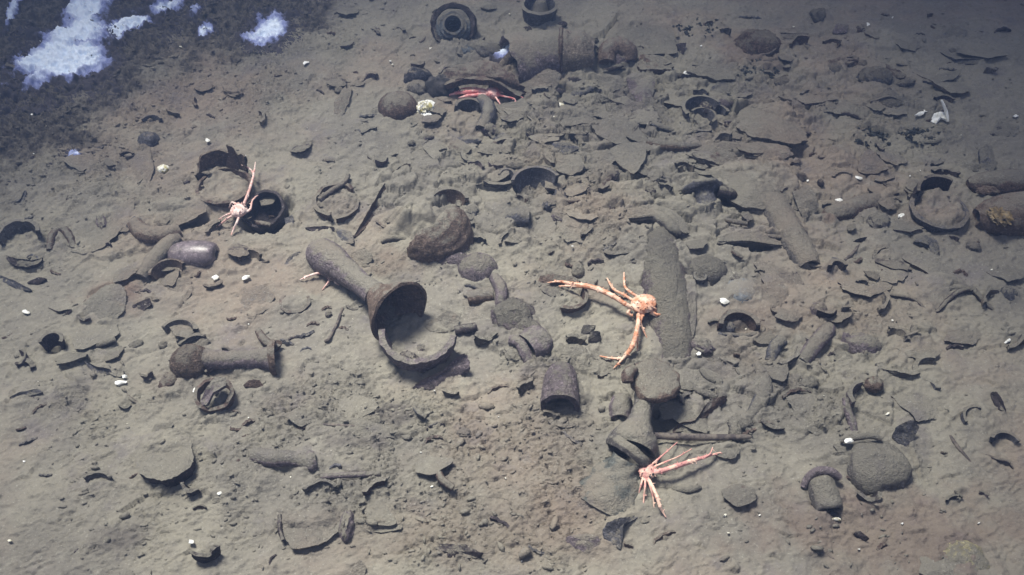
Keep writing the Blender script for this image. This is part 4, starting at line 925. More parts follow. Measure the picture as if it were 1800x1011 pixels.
gs = [plate([(1636,212,4),(1642,200,14),(1652,196,18),(1664,200,16),(1664,212,10),(1656,206,12),(1646,216,6)], th=4, dome=4),
      ptube([(1666,214,8,2.5),(1663,196,26,3),(1655,176,48,1.8)])]
build('broken_shell', 'largest white broken shell with a raised spike in the upper right field', 'shell', [('valve', gs[0], M_SHELL), ('spike', gs[1], M_SHELL)])
g = ptube([(872,98,4,5),(885,104,10,9),(893,98,12,6)], rough=.3)
WF = [
 (1616,200,7,'pointed white shell left of the largest broken white shell'),(1628,194,4,'slim white shell sliver touching the largest broken shell'),
 (1510,313,7,'bright white shell scrap beside the blue shadowed wedge'),(1475,352,6,'white shell scrap above the slender tapering amphora'),
 (1583,379,6,'thin white shell sliver left of the mud filled pot'),(1271,529,9,'bent white shell scrap below the bluish dome jar'),
 (1228,621,6,'small white shell chip right of the long mud covered amphora'),(378,487,6,'oval white shell chip below the smooth shiny jar'),
 (433,487,7,'ragged white shell chip right of the oval one below the shiny jar'),(213,673,8,'two lobed bright white shell left of the thin buried bowl rim'),
 (218,662,5,'tiny white shell just above the two lobed one'),(757,82,7,'bright white shell at the foot of the ringed bowl'),
 (537,109,5,'small white shell on the border of the dark rubble at the top'),(1207,128,5,'round white shell left of the broad mud covered sherd'),
 (974,203,9,'cream oval shell in the upper middle'),(986,183,5,'white crescent shell above the cream oval one'),
 (386,866,5,'white shell chip on the dusty rounded pot bottom'),(343,686,6,'bluish white shell chip on the left of the ring shaped bowl'),
 (1469,672,3,None),(896,25,3,None),(954,42,3,None),(1527,43,5,'white shell speck in the dim water at the top right'),
 (1785,203,4,'white shell speck at the far right edge'),(317,795,4,None),(287,826,4,None),(336,952,6,'small pale snail like shell in the lower left'),
 (1187,232,3,None),(365,248,5,'little pair of white shell flakes above the torn cup'),(18,950,4,None),(365,245,3,None),
 (1569,562,4,None),(1408,668,3,None),(1448,696,3,None),(1560,727,4,None),(1420,318,4,None),(600,137,4,None),(690,113,3,None),
 (42,810,3,None),(230,630,3,None),(110,366,3,None),(60,270,3,None),(28,220,3,None),(55,200,3,None),(318,82,4,None),
 (1760,405,0,None),(1722,918,3,None),(1586,920,3,None),(1640,232,0,None),(740,795,3,None),(760,855,3,None),(1280,937,3,None),
 (1275,905,4,None),(1510,965,3,None),(1335,905,3,None),(460,980,0,None),(505,908,5,None),(900,215,3,None),(845,232,3,None),
 (1480,470,0,None),(1490,490,0,None),(1752,330,0,None),(1600,308,3,None),(1618,300,3,None),(1350,595,4,None),(1170,665,3,None),
 (620,560,3,None),(1060,470,0,None),(1290,478,4,None),(1743,473,3,None),(1770,600,5,'pale shell scrap in the smooth mud at the far right'),(1700,586,0,None),(45,548,5,'long pale shell sliver at the left edge'),
 (68,670,4,None),(1228,660,3,None),(1300,455,0,None),(360,560,0,None),(1495,775,8,'row of white crust on the shoulder of the big dusty round jar'),(1470,912,8,'yellowish leaf like scrap beside the hoop handled jug'),
]
for x, y, r, l_ in WF:
    if r >= 1 and l_: shell(x, y, r, l_, z=4 if 'shoulder of' not in l_ else 26, mat=M_SHELLY if 'yellowish' in l_ or 'cream' in l_ else None)
g = join(blob(1452,388,2,9,6,6,lump=.5,fr=3), blob(1462,394,2,8,6,5,lump=.5,fr=3), ptube([(1444,380,3,3),(1450,386,5,3)]))
build('orange_sponge', 'small orange sponge under the slender tapering amphora', 'sponge', [('s', g, M_ORANGE)])

# ---- the crowd of small pottery, each told by what it lies beside
ANCH = [(640,480,'the trumpet mouthed amphora neck'),(745,625,'the muddy bowl wall'),(780,425,'the large brown jug'),(592,360,'the mud filled oval bowl rim'),(398,330,'the torn cup'),
 (467,374,'the glossy purple bowl'),(340,447,'the smooth shiny jar'),(180,395,'the very large plate'),(42,440,'the pale lipped bowl at the left edge'),(262,248,'the small dark round jar'),
 (605,182,'the brown crumbly slab'),(799,66,'the bluish ringed bowl'),(948,36,'the squat jar at the top edge'),(960,110,'the largest amphora'),(850,125,'the thick dark roofing slab'),
 (700,192,'the ball shaped pot'),(840,205,'the horseshoe shaped handle'),(1086,95,'the C shaped jug'),(1150,112,'the brick shaped block'),(1135,50,'the plank like slab'),(1232,208,'the nested ring bowl'),
 (1350,220,'the mud heaped slab'),(1114,280,'the wedge shaped sherd'),(1105,338,'the rounded rectangular plate'),(942,345,'the shiny bowl back wall'),(1150,385,'the black cleft'),(1236,335,'the flanged jar neck'),
 (1330,325,'the very large round plate'),(1390,415,'the long cylinder amphora'),(1500,362,'the slender tapering amphora'),(1644,375,'the mud filled pot'),(1750,375,'the golden crusted amphora'),
 (1320,425,'the low roof sherd'),(1240,480,'the textured round jar'),(1302,512,'the bluish dome jar'),(1175,540,'the long mud covered amphora'),(1296,580,'the half buried arched mouth'),(1115,535,'the orange crab'),
 (1000,545,'the dark crescent wall'),(905,565,'the speckled mound'),(985,685,'the barrel shaped jar fragment'),(1140,700,'the flanged jar'),(1080,860,'the wide cone foot'),(1240,768,'the straight stick'),
 (1335,700,'the long curved handle'),(1440,605,'the thick slanting tube'),(1515,608,'the purple rounded jar'),(1680,530,'the zigzag broken edge'),(1536,820,'the big dusty round jar'),(1450,870,'the hoop handled jug'),
 (1520,715,'the thin curved purple wall'),(1762,795,'the mud filled ring'),(400,634,'the lying ribbed amphora'),(382,704,'the ring shaped bowl'),(278,685,'the thin buried bowl rim'),(98,605,'the black jar mouth'),
 (190,535,'the reddish sherd'),(520,536,'the small oval rim'),(290,820,'the slab with the black broken face'),(500,808,'the bone like tube'),(616,836,'the straight dark rod'),(545,935,'the pale bottom plate'),
 (805,970,'the jagged purple black sherd'),(1640,205,'the largest broken white shell'),(1540,235,'the dark bristly clump'),(1330,95,'the rust coloured mound'),(120,95,'the largest white patch'),(475,55,'the cone shaped patch'),
 (840,474,'the round dusty jar'),(880,520,'the upright handle stub'),(1700,970,'the yellowish corner mound'),(60,850,'the lower left edge'),(900,830,'the cracked foreground mud'),(1250,930,'the smooth foreground mud'),(300,960,'the bottom left mud')]
SEEN = {}
def near(x, y, what):
    if len(what.split()) > 5: what = ' '.join(what.split()[-5:])
    c = sorted(ANCH, key=lambda a: (a[0]-x)**2+((a[1]-y)*1.3)**2)
    for a in c[:3]:
        dx, dy = x-a[0], (y-a[1])*1.3; r = math.hypot(dx, dy)
        ds = ('right of' if dx > 0 else 'left of') if abs(dx) > 1.6*abs(dy) else ('below' if dy > 0 else 'above') if abs(dy) > 1.6*abs(dx) else (('below and ' if dy > 0 else 'above and ')+('right of' if dx > 0 else 'left of'))
        how = 'just ' if r < 45 else ('' if r < 100 else 'well ')
        l_ = '%s %s%s %s' % (what, how, ds, a[2])
        if len(l_.split()) > 16: continue
        if l_ not in SEEN: SEEN[l_] = 1; return l_
    return None
ZN = [(1080,190,230,90,2.2),(1010,320,250,80,1.8),(1300,300,200,120,1.3),(1180,440,220,70,1.0),(880,260,170,50,1.2),(320,400,230,80,.8),(1500,150,190,90,1.0),(1450,640,170,90,1.1),(930,600,170,60,1.0),
      (760,340,160,60,1.2),(1560,330,200,80,.6),(1180,700,160,60,1.0),(700,730,240,50,.6),(300,640,220,80,.5),(880,90,190,60,.9),(1700,560,120,120,.4)]
def crowd(rd_):
    while True:
        x, y = rd_.uniform(8, 1792), rd_.uniform(12, 1003)
        w = .13 + sum(a*math.exp(-((x-cx)/rx)**2-((y-cy)/ry)**2) for cx, cy, rx, ry, a in ZN)
        if x < 560 and y < 290 - x*.52: w *= .2
        if 1190 < x < 1480 and y > 800: w *= .3
        if rd_.random() < w/2.2: return x, y
KEEP = [(1090,610,''),(1085,645,''),(1060,510,''),(1000,500,''),(1640,200,''),(592,350,''),(690,385,''),(640,385,''),(1180,600,''),(1165,470,''),(1330,310,''),(1400,440,''),(1370,380,''),(715,600,''),(1130,520,''),(900,120,''),(1010,95,''),(865,160,''),(1560,350,''),(1480,375,''),(1200,770,''),(1280,770,''),(1335,660,''),(1320,735,''),(1500,740,''),(1620,520,''),(340,380,'')]
rd = random.Random(12)
def word(col): return {'dark':'black','umber':'brown','slate':'bluish grey','grey':'grey','purple':'purplish','tan':'pale brown','brown':'brown'}[col]
protos = {}
CC = P(900, 500)
def flat_proto(k):
    n_ = rd.randrange(5, 8); r_ = 24; pts = []; lift = rd.uniform(8, 16)
    for i in range(n_):
        a = i/n_*6.283+rd.uniform(-.35,.35); q = r_*rd.uniform(.6,1.15)
        pts.append((900+math.cos(a)*q*1.25, 500+math.sin(a)*q*.72, 1 + lift*(.5+.5*math.sin(a))))
    return plate(pts, th=rd.uniform(6, 10), dome=rd.uniform(0, 5), rings=8, sub=6, jag=1.6)
def curve_proto(k):
    a0 = rd.uniform(180, 250); r_ = rd.uniform(16, 30)
    if k % 2: a0 = rd.uniform(0, 60)
    return upright(900, 500, -8, rd.uniform(12, 26), [(0, r_*.85), (.6, r_), (1, r_*1.03)], arc=(a0, a0+rd.uniform(70, 150)), th=7, jag=(0,.35), arcjag=.14, m=8, n=26, enc=2)
def lump_proto(k):
    return blob(900, 500, -2, rd.uniform(14, 24), rd.uniform(11, 18), rd.uniform(10, 17), lump=.22, fr=2.6, nu=26, nv=16)
def stub_proto(k):
    a = rd.uniform(-.6, .6); q = rd.uniform(16, 30); r_ = rd.uniform(5, 9); b = rd.uniform(-7, 7)
    return ptube([(900-q*math.cos(a), 500+q*math.sin(a), 2, r_*.8), (900, 500+b, 9, r_), (900+q*math.cos(a), 500-q*math.sin(a), 3, r_*.85)], rough=.18, n=12)
KND = [('pottery_sherd', 'sherd', 'sherd', flat_proto, 13, 115), ('curved_sherd', 'curved sherd', 'sherd', curve_proto, 12, 135), ('stone', 'lump', 'stone', lump_proto, 10, 88), ('pottery_sherd', 'slab', 'sherd', flat_proto, 10, 56), ('curved_sherd', 'vessel wall', 'sherd', curve_proto, 8, 50), ('handle_sherd', 'handle stub', 'handle', stub_proto, 5, 26)]
for nm, say, cat, fn, npr, cnt in KND:
    ps = [fn(k) for k in range(npr)]; got = {}; made = 0
    while made < cnt:
        x, y = crowd(rd); k = rd.randrange(npr); col, ds = rd.choice([('grey',.85),('grey',.7),('tan',.85),('slate',.6),('umber',.5),('purple',.6),('dark',.4),('grey',.95)])
        q_ = rd.uniform(.45, 1.15) if say not in ('slab', 'vessel wall') else rd.uniform(1.17, 1.85 if say == 'slab' else 1.5)
        if q_ > 1.16 and (x < 640 and rd.random() < .6 or y > 720): continue
        if q_ > 1.16 and min(math.hypot(x-a[0], (y-a[1])*1.4) for a in ANCH+KEEP) < 30+22*q_: continue
        if q_ > 1.4: ds = max(ds, .6)
        l_ = near(x, y, ('small ' if q_ < .75 else 'mid sized ' if q_ < 1.16 else 'large ')+('mud coated ' if ds > .8 else '')+word(col)+' '+say)
        if not l_: continue
        if (k, col, ds) in got: o = got[(k, col, ds)].copy(); SC.collection.objects.link(o)
        else:
            n0_ = len(CONT); o = mk(nm, ps[k][0], ps[k][1], pot(col, ds), base=CC); del CONT[n0_:]; got[(k, col, ds)] = o
        c = P(x, y); o.location = c+Vector((0,0,rd.uniform(.001,.008) if q_ < 1.16 else rd.uniform(-.003,.003))); o.rotation_euler = (rd.uniform(-.15,.2), rd.uniform(-.15,.15), rd.gauss(0, .5) if nm != 'stone' else rd.uniform(0, 6))
        o.scale = (q_*rd.uniform(.8, 1.3), q_*rd.uniform(.8, 1.1), q_*rd.uniform(.8,1.1) if q_ < 1.16 else rd.uniform(.7, 1.1)); tag(o, l_, cat, 'smaller broken pottery crowding the mud'); made += 1
        an_ = np.linspace(0, 6.28, 26)[:, None]; CONT.append((np.concatenate([c.x+.020*q_*np.cos(an_), c.y+.016*q_*np.sin(an_)], 1), .45))
        if rd.random() < .4: mound(x, y-7*q_, 20*q_, 9*q_, rd.uniform(3, 9))
for x, y, r, l_ in WF:
    if r >= 1 and not l_:
        s_ = near(x, y, 'tiny white shell speck')
        if s_: shell(x, y, r*rd.uniform(.5, .85), s_, z=rd.uniform(-1,2), mat=M_SHELLY if rd.random() < .5 else None, group='tiny white shell specks on the mud')
for i in range(40):
    x, y = rd.uniform(10,1790), rd.uniform(20,1000); s_ = near(x, y, 'tiny pale shell grain')
    if s_: shell(x, y, rd.uniform(.9,1.6), s_, z=0, group='tiny white shell specks on the mud', mat=M_SHELLY if i % 3 == 0 else None)
# thin dark chips that stick out of the mud by one edge
ps = []
for k in range(9):
    w = rd.uniform(.011, .030); n_ = 7; a_ = rd.uniform(-.5, .5); pts = []
    for i in range(n_+1):
        u = i/n_; pts.append((w*(u-.5)*2, a_*w*(1-(2*u-1)**2) + rd.uniform(-.0015, .0015), rd.uniform(.002, .005)*(.35+1.2*math.sin(math.pi*min(max(u, .04), .96)))))
    V = []; F = []
    for (x, y, h) in pts: V += [(x, y-.0022, -.012), (x, y-.0022, h), (x, y+.0022, h+.001), (x, y+.0022, -.012)]
    for i in range(n_):
        for c in range(4): F.append((i*4+c, i*4+(c+1) % 4, i*4+4+(c+1) % 4, i*4+4+c))
    F += [(0,1,2,3), (n_*4+3, n_*4+2, n_*4+1, n_*4)]
    ps.append((V, F, rd.choice(['dark','umber','slate']), rd.choice([.2,.35,.5])))
pm = {}; made = 0
while made < 190:
    x_, y_ = rd.uniform(8,1792), 1005-985*rd.random()**.85; c = P(x_, y_)
    if 1190 < x_ < 1480 and y_ > 800 and rd.random() < .7: continue
    k = rd.randrange(9); q_ = rd.uniform(.5, 1.3)
    l_ = near(x_, y_, ('thin ' if q_ > .9 else 'tiny ')+word(ps[k][2])+' chip')
    if not l_: continue
    if k not in pm: o = mk('pottery_chip', ps[k][0], ps[k][1], pot(ps[k][2], ps[k][3]), base=Vector((0,0,0))); pm[k] = o
    else: o = pm[k].copy(); SC.collection.objects.link(o)
    o.location = c + Vector((0,0,.001)); o.rotation_euler = (rd.uniform(-.5,.3), 0, rd.gauss(0,.45)+(.4 if x_ < 560 else 0))
    o.scale = (q_*rd.uniform(.7,1.2), q_, q_*rd.uniform(.7,1.1)); made += 1
    tag(o, l_, 'pottery chip', 'small dark pottery chips sticking out of the mud')

# ============================================================ THE SEABED
def pxy(x, y, rx, ry):                          # ground centre and radii of an ellipse given in the photograph
    c = P(x, y); s = S(x, y); d = ray(x, y); sn = -d.z/d.length
    return c.x, c.y, rx*s, ry*s/sn
SHOW = [(680,740,230,70,.9),(850,880,210,110,.9),(650,880,150,60,.8),(1010,770,110,60,.8),(300,930,220,70,.35),(690,465,60,30,1.3),
        (1430,690,90,50,.9),(1520,560,80,40,.7),(560,690,100,50,.7),(380,790,70,50,.7),(160,720,80,60,.8),(230,860,60,60,.5),(980,440,120,60,.6),
        (1080,170,160,60,.7),(900,250,160,60,.7),(1290,180,140,80,.5),(1010,340,120,60,.6),(1560,900,200,80,.3),(820,970,140,40,.7),(620,700,60,30,.8),
        (1100,650,80,30,.8),(1300,640,60,40,.4),(940,650,60,30,.8),(600,330,90,60,.35),(120,200,220,140,1.3),(420,80,170,80,1.3),(1600,230,130,40,.6)]
def rough_mask(X, Y):
    r = .12 + .0*X
    for x, y, rx, ry, a in SHOW:
        cx, cy, wx, wy = pxy(x, y, rx, ry); r = np.maximum(r, a*np.exp(-(((X-cx)/wx)**2+((Y-cy)/wy)**2)*.8)) if False else r + a*np.exp(-(((X-cx)/wx)**2+((Y-cy)/wy)**2)*.9)
    return r*(.55+.9*sst(-.3,.5,fbm(X*7, Y*7, 61, 3)))
LA_, LB_ = P(-40, 330), P(620, -10)
def dark_mask(X, Y):
    nx, ny = -(LB_.y-LA_.y), (LB_.x-LA_.x); q = math.hypot(nx, ny); d = ((X-LA_.x)*nx+(Y-LA_.y)*ny)/q
    m = sst(-.20, .22, d + .17*fbm(X*6, Y*6, 71, 5))
    for x, y, rx, ry, a in [(290,175,80,40,.75),(330,215,60,30,.6)]:
        cx, cy, wx, wy = pxy(x, y, rx, ry); m = m*(1-a*np.exp(-(((X-cx)/wx)**2+((Y-cy)/wy)**2)))
    return m
rl = random.Random(21)
for i in range(330):
    x, y = rl.uniform(-20,1820), rl.uniform(5,1005)
    L_ = rl.uniform(14,58)*(1 if rl.random() < .8 else 1.6); a = rl.gauss(0,.35)+(.45 if x < 560 else (-.15 if x > 1300 else 0))
    b = rl.uniform(-.30,.30)*L_
    FEAT.append(('l', [(x-math.cos(a)*L_/2, y+math.sin(a)*L_/2), (x+b*.2, y+b), (x+math.cos(a)*L_/2, y-math.sin(a)*L_/2)], rl.uniform(2.2,7.5), rl.uniform(6,20), rl.uniform(3,7)))
def seabed(xs, ys):
    X, Y = np.meshgrid(xs, ys); H = hbase(X, Y)
    H += .0035*fbm(X*18, Y*18, 31, 4) + .0009*fbm(X*85, Y*85, 33, 3)
    rm = rough_mask(X, Y); dm = dark_mask(X, Y)
    # slabs and sherds wholly under the mud, felt as tilted steps where the wreck's cargo lies thickest
    zn = 0
    for x, y, rx, ry, a in ZN:
        cx, cy, wx0, wy0 = pxy(x, y, rx, ry); zn = zn + a*np.exp(-((X-cx)/wx0)**2-((Y-cy)/wy0)**2)
    zn = np.clip(zn*.75, 0, 1.25)
    w1 = .012*fbm(X*16, Y*16, 201, 3); w2 = .012*fbm(X*16+5, Y*16, 202, 3)
    for fr, am, s0 in ((13, .018, 210), (24, .009, 220)):
        z_, eg = slabs((X+w1)*fr, (Y+w2)*fr*1.35, s0); H += zn*am*(z_-.5)*sst(-.25, .5, fbm(X*fr*.5, Y*fr*.5, s0+3, 2)+.25) - zn*am*.35*sst(.10, 0, eg)
    ca, sa = math.cos(.35), math.sin(.35); U_ = X*ca+Y*sa; V_ = -X*sa+Y*ca
    wx = .006*fbm(X*40, Y*40, 35, 2); wy = .006*fbm(X*40+9, Y*40, 36, 2)
    d, h = clods((U_+wx)*52, (V_+wy)*80, 40); H += .0040*np.clip(rm,0,1.4)*sst(.75,.1,d)*(h**2)*(h > .45)
    for fr, am, sd_ in ((34, .0050, 141), (62, .0030, 151), (115, .0017, 161)):      # little broken steps of mud, their faces to the lower side
        s_ = V_*fr + 1.5*fbm(U_*fr*.35, V_*fr*.5, sd_, 4); saw = s_-np.floor(s_)
        seg = sst(.12, .42, fbm(U_*fr*.42, V_*fr*.8, sd_+3, 3)+.28*(np.clip(rm,0,1.2)-.45))
        H += am*seg*sst(0,.10,saw)*(1-saw)**1.3
    d, h = clods((U_+wx)*120, (V_+wy)*170, 44); H += .0026*np.clip(rm*.9+.12,0,1.4)*sst(.75,.1,d)*(h > .55)
    rg = 1-np.abs(fbm(U_*26, V_*42, 52, 3)); H -= .006*np.clip(rm,0,1.2)*sst(.90,1.0,rg)      # cracks between crumbs
    H += dm*(.014*fbm(X*22, Y*30, 55, 5, .65) + .008*np.abs(fbm(X*60, Y*80, 57, 4)))
    if len(xs) > 300:                                  # mud banked against the clay
        gx0, gy0, st = -1.8, .4, .005; gw, gh = 720, 480; acc = np.zeros((gh, gw))
        for q, w in CONT:
            if w == 0: continue
            a = ((q[:, 0]-gx0)/st).astype(int); b = ((q[:, 1]-gy0)/st).astype(int); k = (a >= 0)&(a < gw)&(b >= 0)&(b < gh)
            one = np.zeros((gh, gw), bool); one[b[k], a[k]] = 1; acc = np.maximum(acc, one*w)
        def blur(A_, r):
            kx = np.exp(-.5*(np.arange(-3*r, 3*r+1)/r)**2); kx /= kx.sum()
            A_ = np.apply_along_axis(lambda m: np.convolve(m, kx, 'same'), 1, A_); return np.apply_along_axis(lambda m: np.convolve(m, kx, 'same'), 0, A_)
        bk = np.clip(blur(acc, 3)*1.9, 0, 1)
        fx = np.clip((X-gx0)/st, 0, gw-1.01); fy = np.clip((Y-gy0)/st, 0, gh-1.01); i0 = fx.astype(int); j0 = fy.astype(int); fx -= i0; fy -= j0
        bv = bk[j0,i0]*(1-fx)*(1-fy)+bk[j0,i0+1]*fx*(1-fy)+bk[j0+1,i0]*(1-fx)*fy+bk[j0+1,i0+1]*fx*fy
        H += .0125*bv*(.75+.8*fbm(X*22, Y*22, 171, 3))
    for f in FEAT:
        if f[0] == 'm':
            _, px, py, rx, ry, dh, rot, shp = f; cx, cy, wx_, wy_ = pxy(px, py, rx, ry); ra = math.radians(rot); R_ = max(wx_, wy_)*2.2
        else:
            _, pts, A, Lb, Lf = f; q = [P(*p) for p in pts]; cx = sum(v.x for v in q)/len(q); cy = sum(v.y for v in q)/len(q)
            R_ = max(math.hypot(v.x-cx, v.y-cy) for v in q) + Lb*.003+.01
        i0, i1 = np.searchsorted(xs, [cx-R_, cx+R_]); j0, j1 = np.searchsorted(ys, [cy-R_, cy+R_])
        if i1 <= i0 or j1 <= j0: continue
        x = X[j0:j1, i0:i1]; y = Y[j0:j1, i0:i1]
        if f[0] == 'm':
            u = ((x-cx)*math.cos(ra)+(y-cy)*math.sin(ra))/wx_; v = (-(x-cx)*math.sin(ra)+(y-cy)*math.cos(ra))/wy_
            r = np.hypot(u, v)*(1+.16*fbm(x*30, y*30, 81, 2)); H[j0:j1, i0:i1] += dh/1000*np.exp(-.9*r**shp)
        else:
            wob = .0022*fbm(x*75, y*75, 91, 3); best = np.full(x.shape, 9.); sg = np.zeros(x.shape); tt = np.zeros(x.shape); n = len(q)-1
            for k in range(n):
                a, b = q[k], q[k+1]; dx, dy = b.x-a.x, b.y-a.y; LL = dx*dx+dy*dy+1e-12
                t = np.clip(((x-a.x)*dx+(y-a.y)*dy)/LL, 0, 1); dd = np.hypot(x-a.x-t*dx, y-a.y-t*dy); sd_ = np.sign(dx*(y-a.y)-dy*(x-a.x))
                m_ = dd < best; best = np.where(m_, dd, best); sg = np.where(m_, sd_, sg); tt = np.where(m_, (k+t)/n, tt)
            d = best*sg+wob; w = sst(0,.3,tt)*sst(1,.7,tt)
            H[j0:j1, i0:i1] += A/1000*w*np.where(d > 0, np.exp(-d/(Lb/1000)), -.55*np.exp(d/(Lf/1000)))*sst(R_, R_*.7, np.hypot(x-cx, y-cy))
    return X, Y, H, rm, dm
def ext(a, b, st, far):
    core = [a]; 
    while core[-1] < b: core.append(core[-1]+st(core[-1]))
    e = []; d = .01; v = core[-1]
    while v < far: d *= 1.35; v += d; e.append(v)
    e2 = []; d = .01; v = a
    while v > -far: d *= 1.35; v -= d; e2.append(v)
    return np.array(e2[::-1]+core+e)
xs = ext(-1.66, 1.66, lambda v: .0026, 30); ys = ext(.54, 2.62, lambda v: .0021+.0013*max(0, v-.7), 30)
X, Y, H, RM, DM = seabed(xs, ys); ny, nx = X.shape
me = bpy.data.meshes.new('seabed'); nv = nx*ny
co = np.stack([X, Y, H], -1).reshape(-1, 3).astype(np.float32)
me.vertices.add(nv); me.vertices.foreach_set('co', co.ravel())
ii = (np.arange(ny-1)[:, None]*nx + np.arange(nx-1)[None, :]).ravel()
fc = np.stack([ii, ii+1, ii+nx+1, ii+nx], -1).astype(np.int32); nf = len(fc)
me.loops.add(nf*4); me.loops.foreach_set('vertex_index', fc.ravel())
me.polygons.add(nf); me.polygons.foreach_set('loop_start', np.arange(nf, dtype=np.int32)*4)
me.update(calc_edges=True); me.polygons.foreach_set('use_smooth', np.ones(nf, bool))
tint = np.zeros((nv, 4), np.float32); tint[:, 0] = DM.ravel(); tint[:, 3] = 1
def stain_and_light(ch, lst):
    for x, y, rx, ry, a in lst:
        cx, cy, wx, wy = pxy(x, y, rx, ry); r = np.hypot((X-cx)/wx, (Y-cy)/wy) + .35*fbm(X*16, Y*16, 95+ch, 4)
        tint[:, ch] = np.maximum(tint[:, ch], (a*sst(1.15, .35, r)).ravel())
stain_and_light(1, [(1560,940,300,100,.45),(840,940,320,70,.22),(1300,560,120,40,.2),(195,525,70,34,.6),(1455,390,14,8,.5),(1320,90,60,40,.45),(690,462,60,26,.35),(1050,520,60,20,.3),(830,800,120,80,.18),(560,500,40,20,.3)])  # brown stains; also painted: foreground's warm light, shadows under claw and amphora neck
stain_and_light(2, [(690,730,60,22,.5),(210,950,60,30,.45),(1180,600,40,60,.45),(1240,650,50,30,.35),(430,630,60,20,.35),(1120,180,50,50,.45),(880,590,60,30,.35),(630,780,60,14,.35),(660,620,40,20,.2)])
ra_ = me.attributes.new('rough', 'FLOAT', 'POINT'); ra_.data.foreach_set('value', np.clip(.35+.9*RM, .3, 1.2).astype(np.float32).ravel())
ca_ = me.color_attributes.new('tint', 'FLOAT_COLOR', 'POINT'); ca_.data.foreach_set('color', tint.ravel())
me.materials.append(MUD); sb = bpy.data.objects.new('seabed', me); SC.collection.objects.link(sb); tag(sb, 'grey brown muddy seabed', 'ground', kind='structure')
def ground_z(x, y):
    i = np.clip(np.searchsorted(xs, x), 1, nx-1); j = np.clip(np.searchsorted(ys, y), 1, ny-1); return H[j, i]

# blue white patches in the dark rubble: a crust that rises out of the bed and dips back under it
def crust_patch(label, ells, amp=.009, thr=.36, seed=0):
    b = [pxy(*e[:4]) for e in ells]
    x0 = min(c[0]-c[2]*1.6 for c in b); x1 = max(c[0]+c[2]*1.6 for c in b); y0 = min(c[1]-c[3]*1.6 for c in b); y1 = max(c[1]+c[3]*1.6 for c in b)
    gx = np.arange(x0, x1, .003); gy = np.arange(y0, y1, .003); GX, GY = np.meshgrid(gx, gy); m = np.zeros(GX.shape)
    for c, e in zip(b, ells):
        ra = math.radians(e[4]); u = ((GX-c[0])*math.cos(ra)+(GY-c[1])*math.sin(ra))/c[2]; v = (-(GX-c[0])*math.sin(ra)+(GY-c[1])*math.cos(ra))/c[3]
        m = np.maximum(m, np.exp(-(u*u+v*v)*.8))
    m = m + .26*fbm(GX*10+seed, GY*10, 120+seed, 4, .55) - thr
    off = np.clip(m+.10, -.3, .35)/.35*amp; g = ground_z(GX, GY); Z = g + off + .0012*pn(GX*120, GY*120, 9)
    keep = off > -.004; idx = -np.ones(GX.shape, int); idx[keep] = np.arange(keep.sum())
    F = []; R_, C_ = GX.shape
    for j in range(R_-1):
        for i in range(C_-1):
            q = (idx[j,i], idx[j,i+1], idx[j+1,i+1], idx[j+1,i])
            if min(q) >= 0: F.append(tuple(int(t) for t in q))
    V = np.stack([GX[keep], GY[keep], Z[keep]], -1)
    o = mk('blue_white_patch', V, F, M_PATCH, sharp=None); cd_ = np.ones((len(V), 4), np.float32); cd_[:, 0] = np.clip(m, 0, .5)[keep]*2
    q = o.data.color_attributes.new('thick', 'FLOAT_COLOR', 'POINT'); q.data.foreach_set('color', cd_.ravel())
    tag(o, label, 'bacterial mat')
crust_patch('largest blue white patch in the dark rubble at the top left', [(116,102,82,48,0),(58,112,26,26,0),(140,62,48,34,0),(155,20,38,38,0),(178,0,32,28,0)], seed=1)
crust_patch('slanting blue white streaked patch right of the largest one', [(230,45,50,11,26),(285,18,48,13,28),(212,58,20,13,0)], seed=2, amp=.005)
crust_patch('narrow blue white patch at the top left corner', [(24,26,10,30,10)], seed=3, thr=.38)
crust_patch('separate cone shaped bluish white patch in the dark rubble', [(474,56,40,25,0)], seed=4, amp=.008)
crust_patch('faint thin patch right of the slanting streak', [(362,60,14,14,0),(345,25,12,14,0)], seed=5, thr=.55)
crust_patch('small blue white patch between the roofing slab and the amphora shoulder', [(888,100,17,13,0)], seed=6, amp=.012, thr=.3)
crust_patch('faint bluish patch in the dark rubble at the left', [(135,276,24,10,0)], seed=7, thr=.66, amp=.004)

# loose crumbs and flakes of mud: nobody could count them
rc = np.random.default_rng(4); n0 = 60000
gy_ = rc.uniform(.55, 2.55, n0); gx_ = rc.uniform(-1, 1, n0)*(.32+.62*gy_)
i_ = np.clip(np.searchsorted(xs, gx_), 1, nx-1); j_ = np.clip(np.searchsorted(ys, gy_), 1, ny-1)
pr_ = np.clip(RM[j_, i_], .05, 1.3)*.26 + .30*DM[j_, i_]; kp = rc.uniform(0, 1, n0) < pr_; gx_, gy_ = gx_[kp], gy_[kp]; gz_ = H[j_[kp], i_[kp]]; k_ = len(gx_)
t_ = (1+5**.5)/2; ico = np.array([(-1,t_,0),(1,t_,0),(-1,-t_,0),(1,-t_,0),(0,-1,t_),(0,1,t_),(0,-1,-t_),(0,1,-t_),(t_,0,-1),(t_,0,1),(-t_,0,-1),(-t_,0,1)])/math.sqrt(1+t_*t_)
icf = np.array([(0,11,5),(0,5,1),(0,1,7),(0,7,10),(0,10,11),(1,5,9),(5,11,4),(11,10,2),(10,7,6),(7,1,8),(3,9,4),(3,4,2),(3,2,6),(3,6,8),(3,8,9),(4,9,5),(2,4,11),(6,2,10),(8,6,7),(9,8,1)])
sz = np.exp(rc.normal(-6.2, .5, k_)); sx_ = sz*rc.uniform(.9, 2.3, k_); sy_ = sz*rc.uniform(.5, 1.0, k_); sz_ = sz*rc.uniform(.3, .8, k_); an = rc.normal(.25, .7, k_); ti = rc.normal(.2, .35, k_)
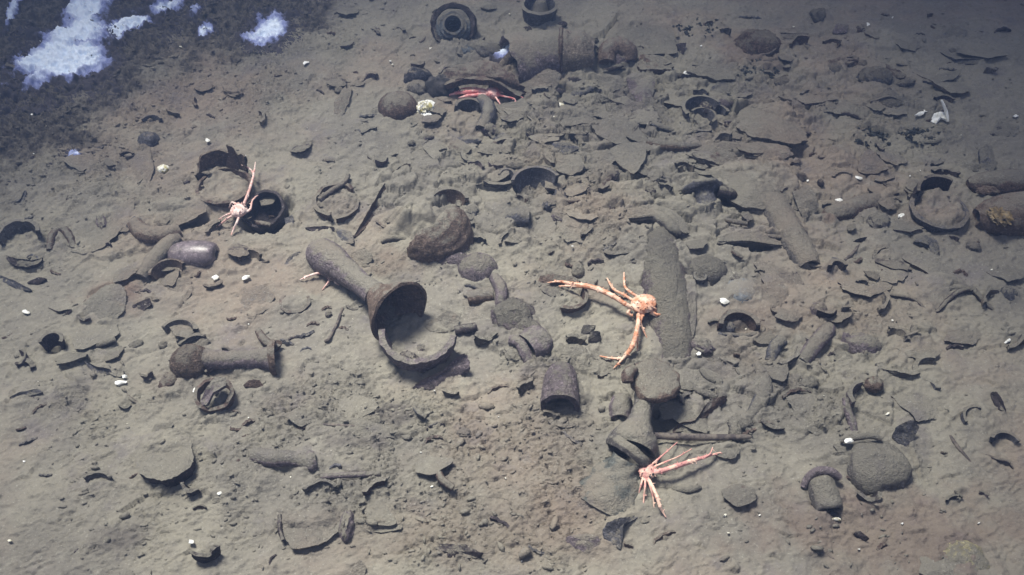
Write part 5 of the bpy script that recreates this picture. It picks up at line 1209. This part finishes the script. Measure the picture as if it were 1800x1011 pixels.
v = ico[None]*(1+rc.uniform(-.3, .3, (k_, 12, 1))); vx, vy, vz = v[..., 0]*sx_[:, None], v[..., 1]*sy_[:, None], v[..., 2]*sz_[:, None]
c1, s1 = np.cos(ti)[:, None], np.sin(ti)[:, None]; vy, vz = vy*c1+vz*s1, -vy*s1+vz*c1
c1, s1 = np.cos(an)[:, None], np.sin(an)[:, None]; vx, vy = vx*c1-vy*s1, vx*s1+vy*c1
V = np.stack([vx+gx_[:, None], vy+gy_[:, None], vz+(gz_+sz_*.5)[:, None]], -1).reshape(-1, 3)
Fc = (icf[None]+12*np.arange(k_)[:, None, None]).reshape(-1, 3)
mc = bpy.data.meshes.new('mud_crumbs'); mc.vertices.add(len(V)); mc.vertices.foreach_set('co', V.astype(np.float32).ravel())
mc.loops.add(len(Fc)*3); mc.loops.foreach_set('vertex_index', Fc.astype(np.int32).ravel()); mc.polygons.add(len(Fc)); mc.polygons.foreach_set('loop_start', np.arange(len(Fc), dtype=np.int32)*3)
mc.update(calc_edges=True); mc.polygons.foreach_set('use_smooth', np.ones(len(Fc), bool))
tc_ = np.zeros((len(V), 4), np.float32); tc_[:, 0] = np.repeat(DM[j_[kp], i_[kp]], 12); tc_[:, 3] = 1
q0_ = mc.attributes.new('rough', 'FLOAT', 'POINT'); q0_.data.foreach_set('value', np.ones(len(V), np.float32)); q_ = mc.color_attributes.new('tint', 'FLOAT_COLOR', 'POINT'); q_.data.foreach_set('color', tc_.ravel()); mc.materials.append(MUD)
oc = bpy.data.objects.new('mud_crumbs', mc); SC.collection.objects.link(oc); tag(oc, 'loose crumbs and flakes of mud scattered over the seabed', 'mud crumbs', kind='stuff')

# ============================================================ THE WATER THE CAMERA LOOKS THROUGH
hm = bpy.data.materials.new('sea_haze'); hm.use_nodes = True; nt = hm.node_tree
for n_ in list(nt.nodes): nt.nodes.remove(n_)
out = nt.nodes.new('ShaderNodeOutputMaterial'); pv = nt.nodes.new('ShaderNodeVolumePrincipled')
pv.inputs['Color'].default_value = (.22, .33, .60, 1); pv.inputs['Density'].default_value = .080; pv.inputs['Anisotropy'].default_value = .3
nt.links.new(pv.outputs[0], out.inputs['Volume'])
hv = [(x, y, z) for z in (-1.2, 1.75) for y in (-32, 32) for x in (-32, 32)]
hz = bpy.data.meshes.new('haze'); hz.from_pydata(hv, [], [(0,2,3,1),(4,5,7,6),(0,1,5,4),(2,6,7,3),(0,4,6,2),(1,3,7,5)]); hz.update(); hz.materials.append(hm)
ho = bpy.data.objects.new('haze', hz); SC.collection.objects.link(ho); tag(ho, 'blue grey sea water between camera and seabed', 'haze', kind='stuff')
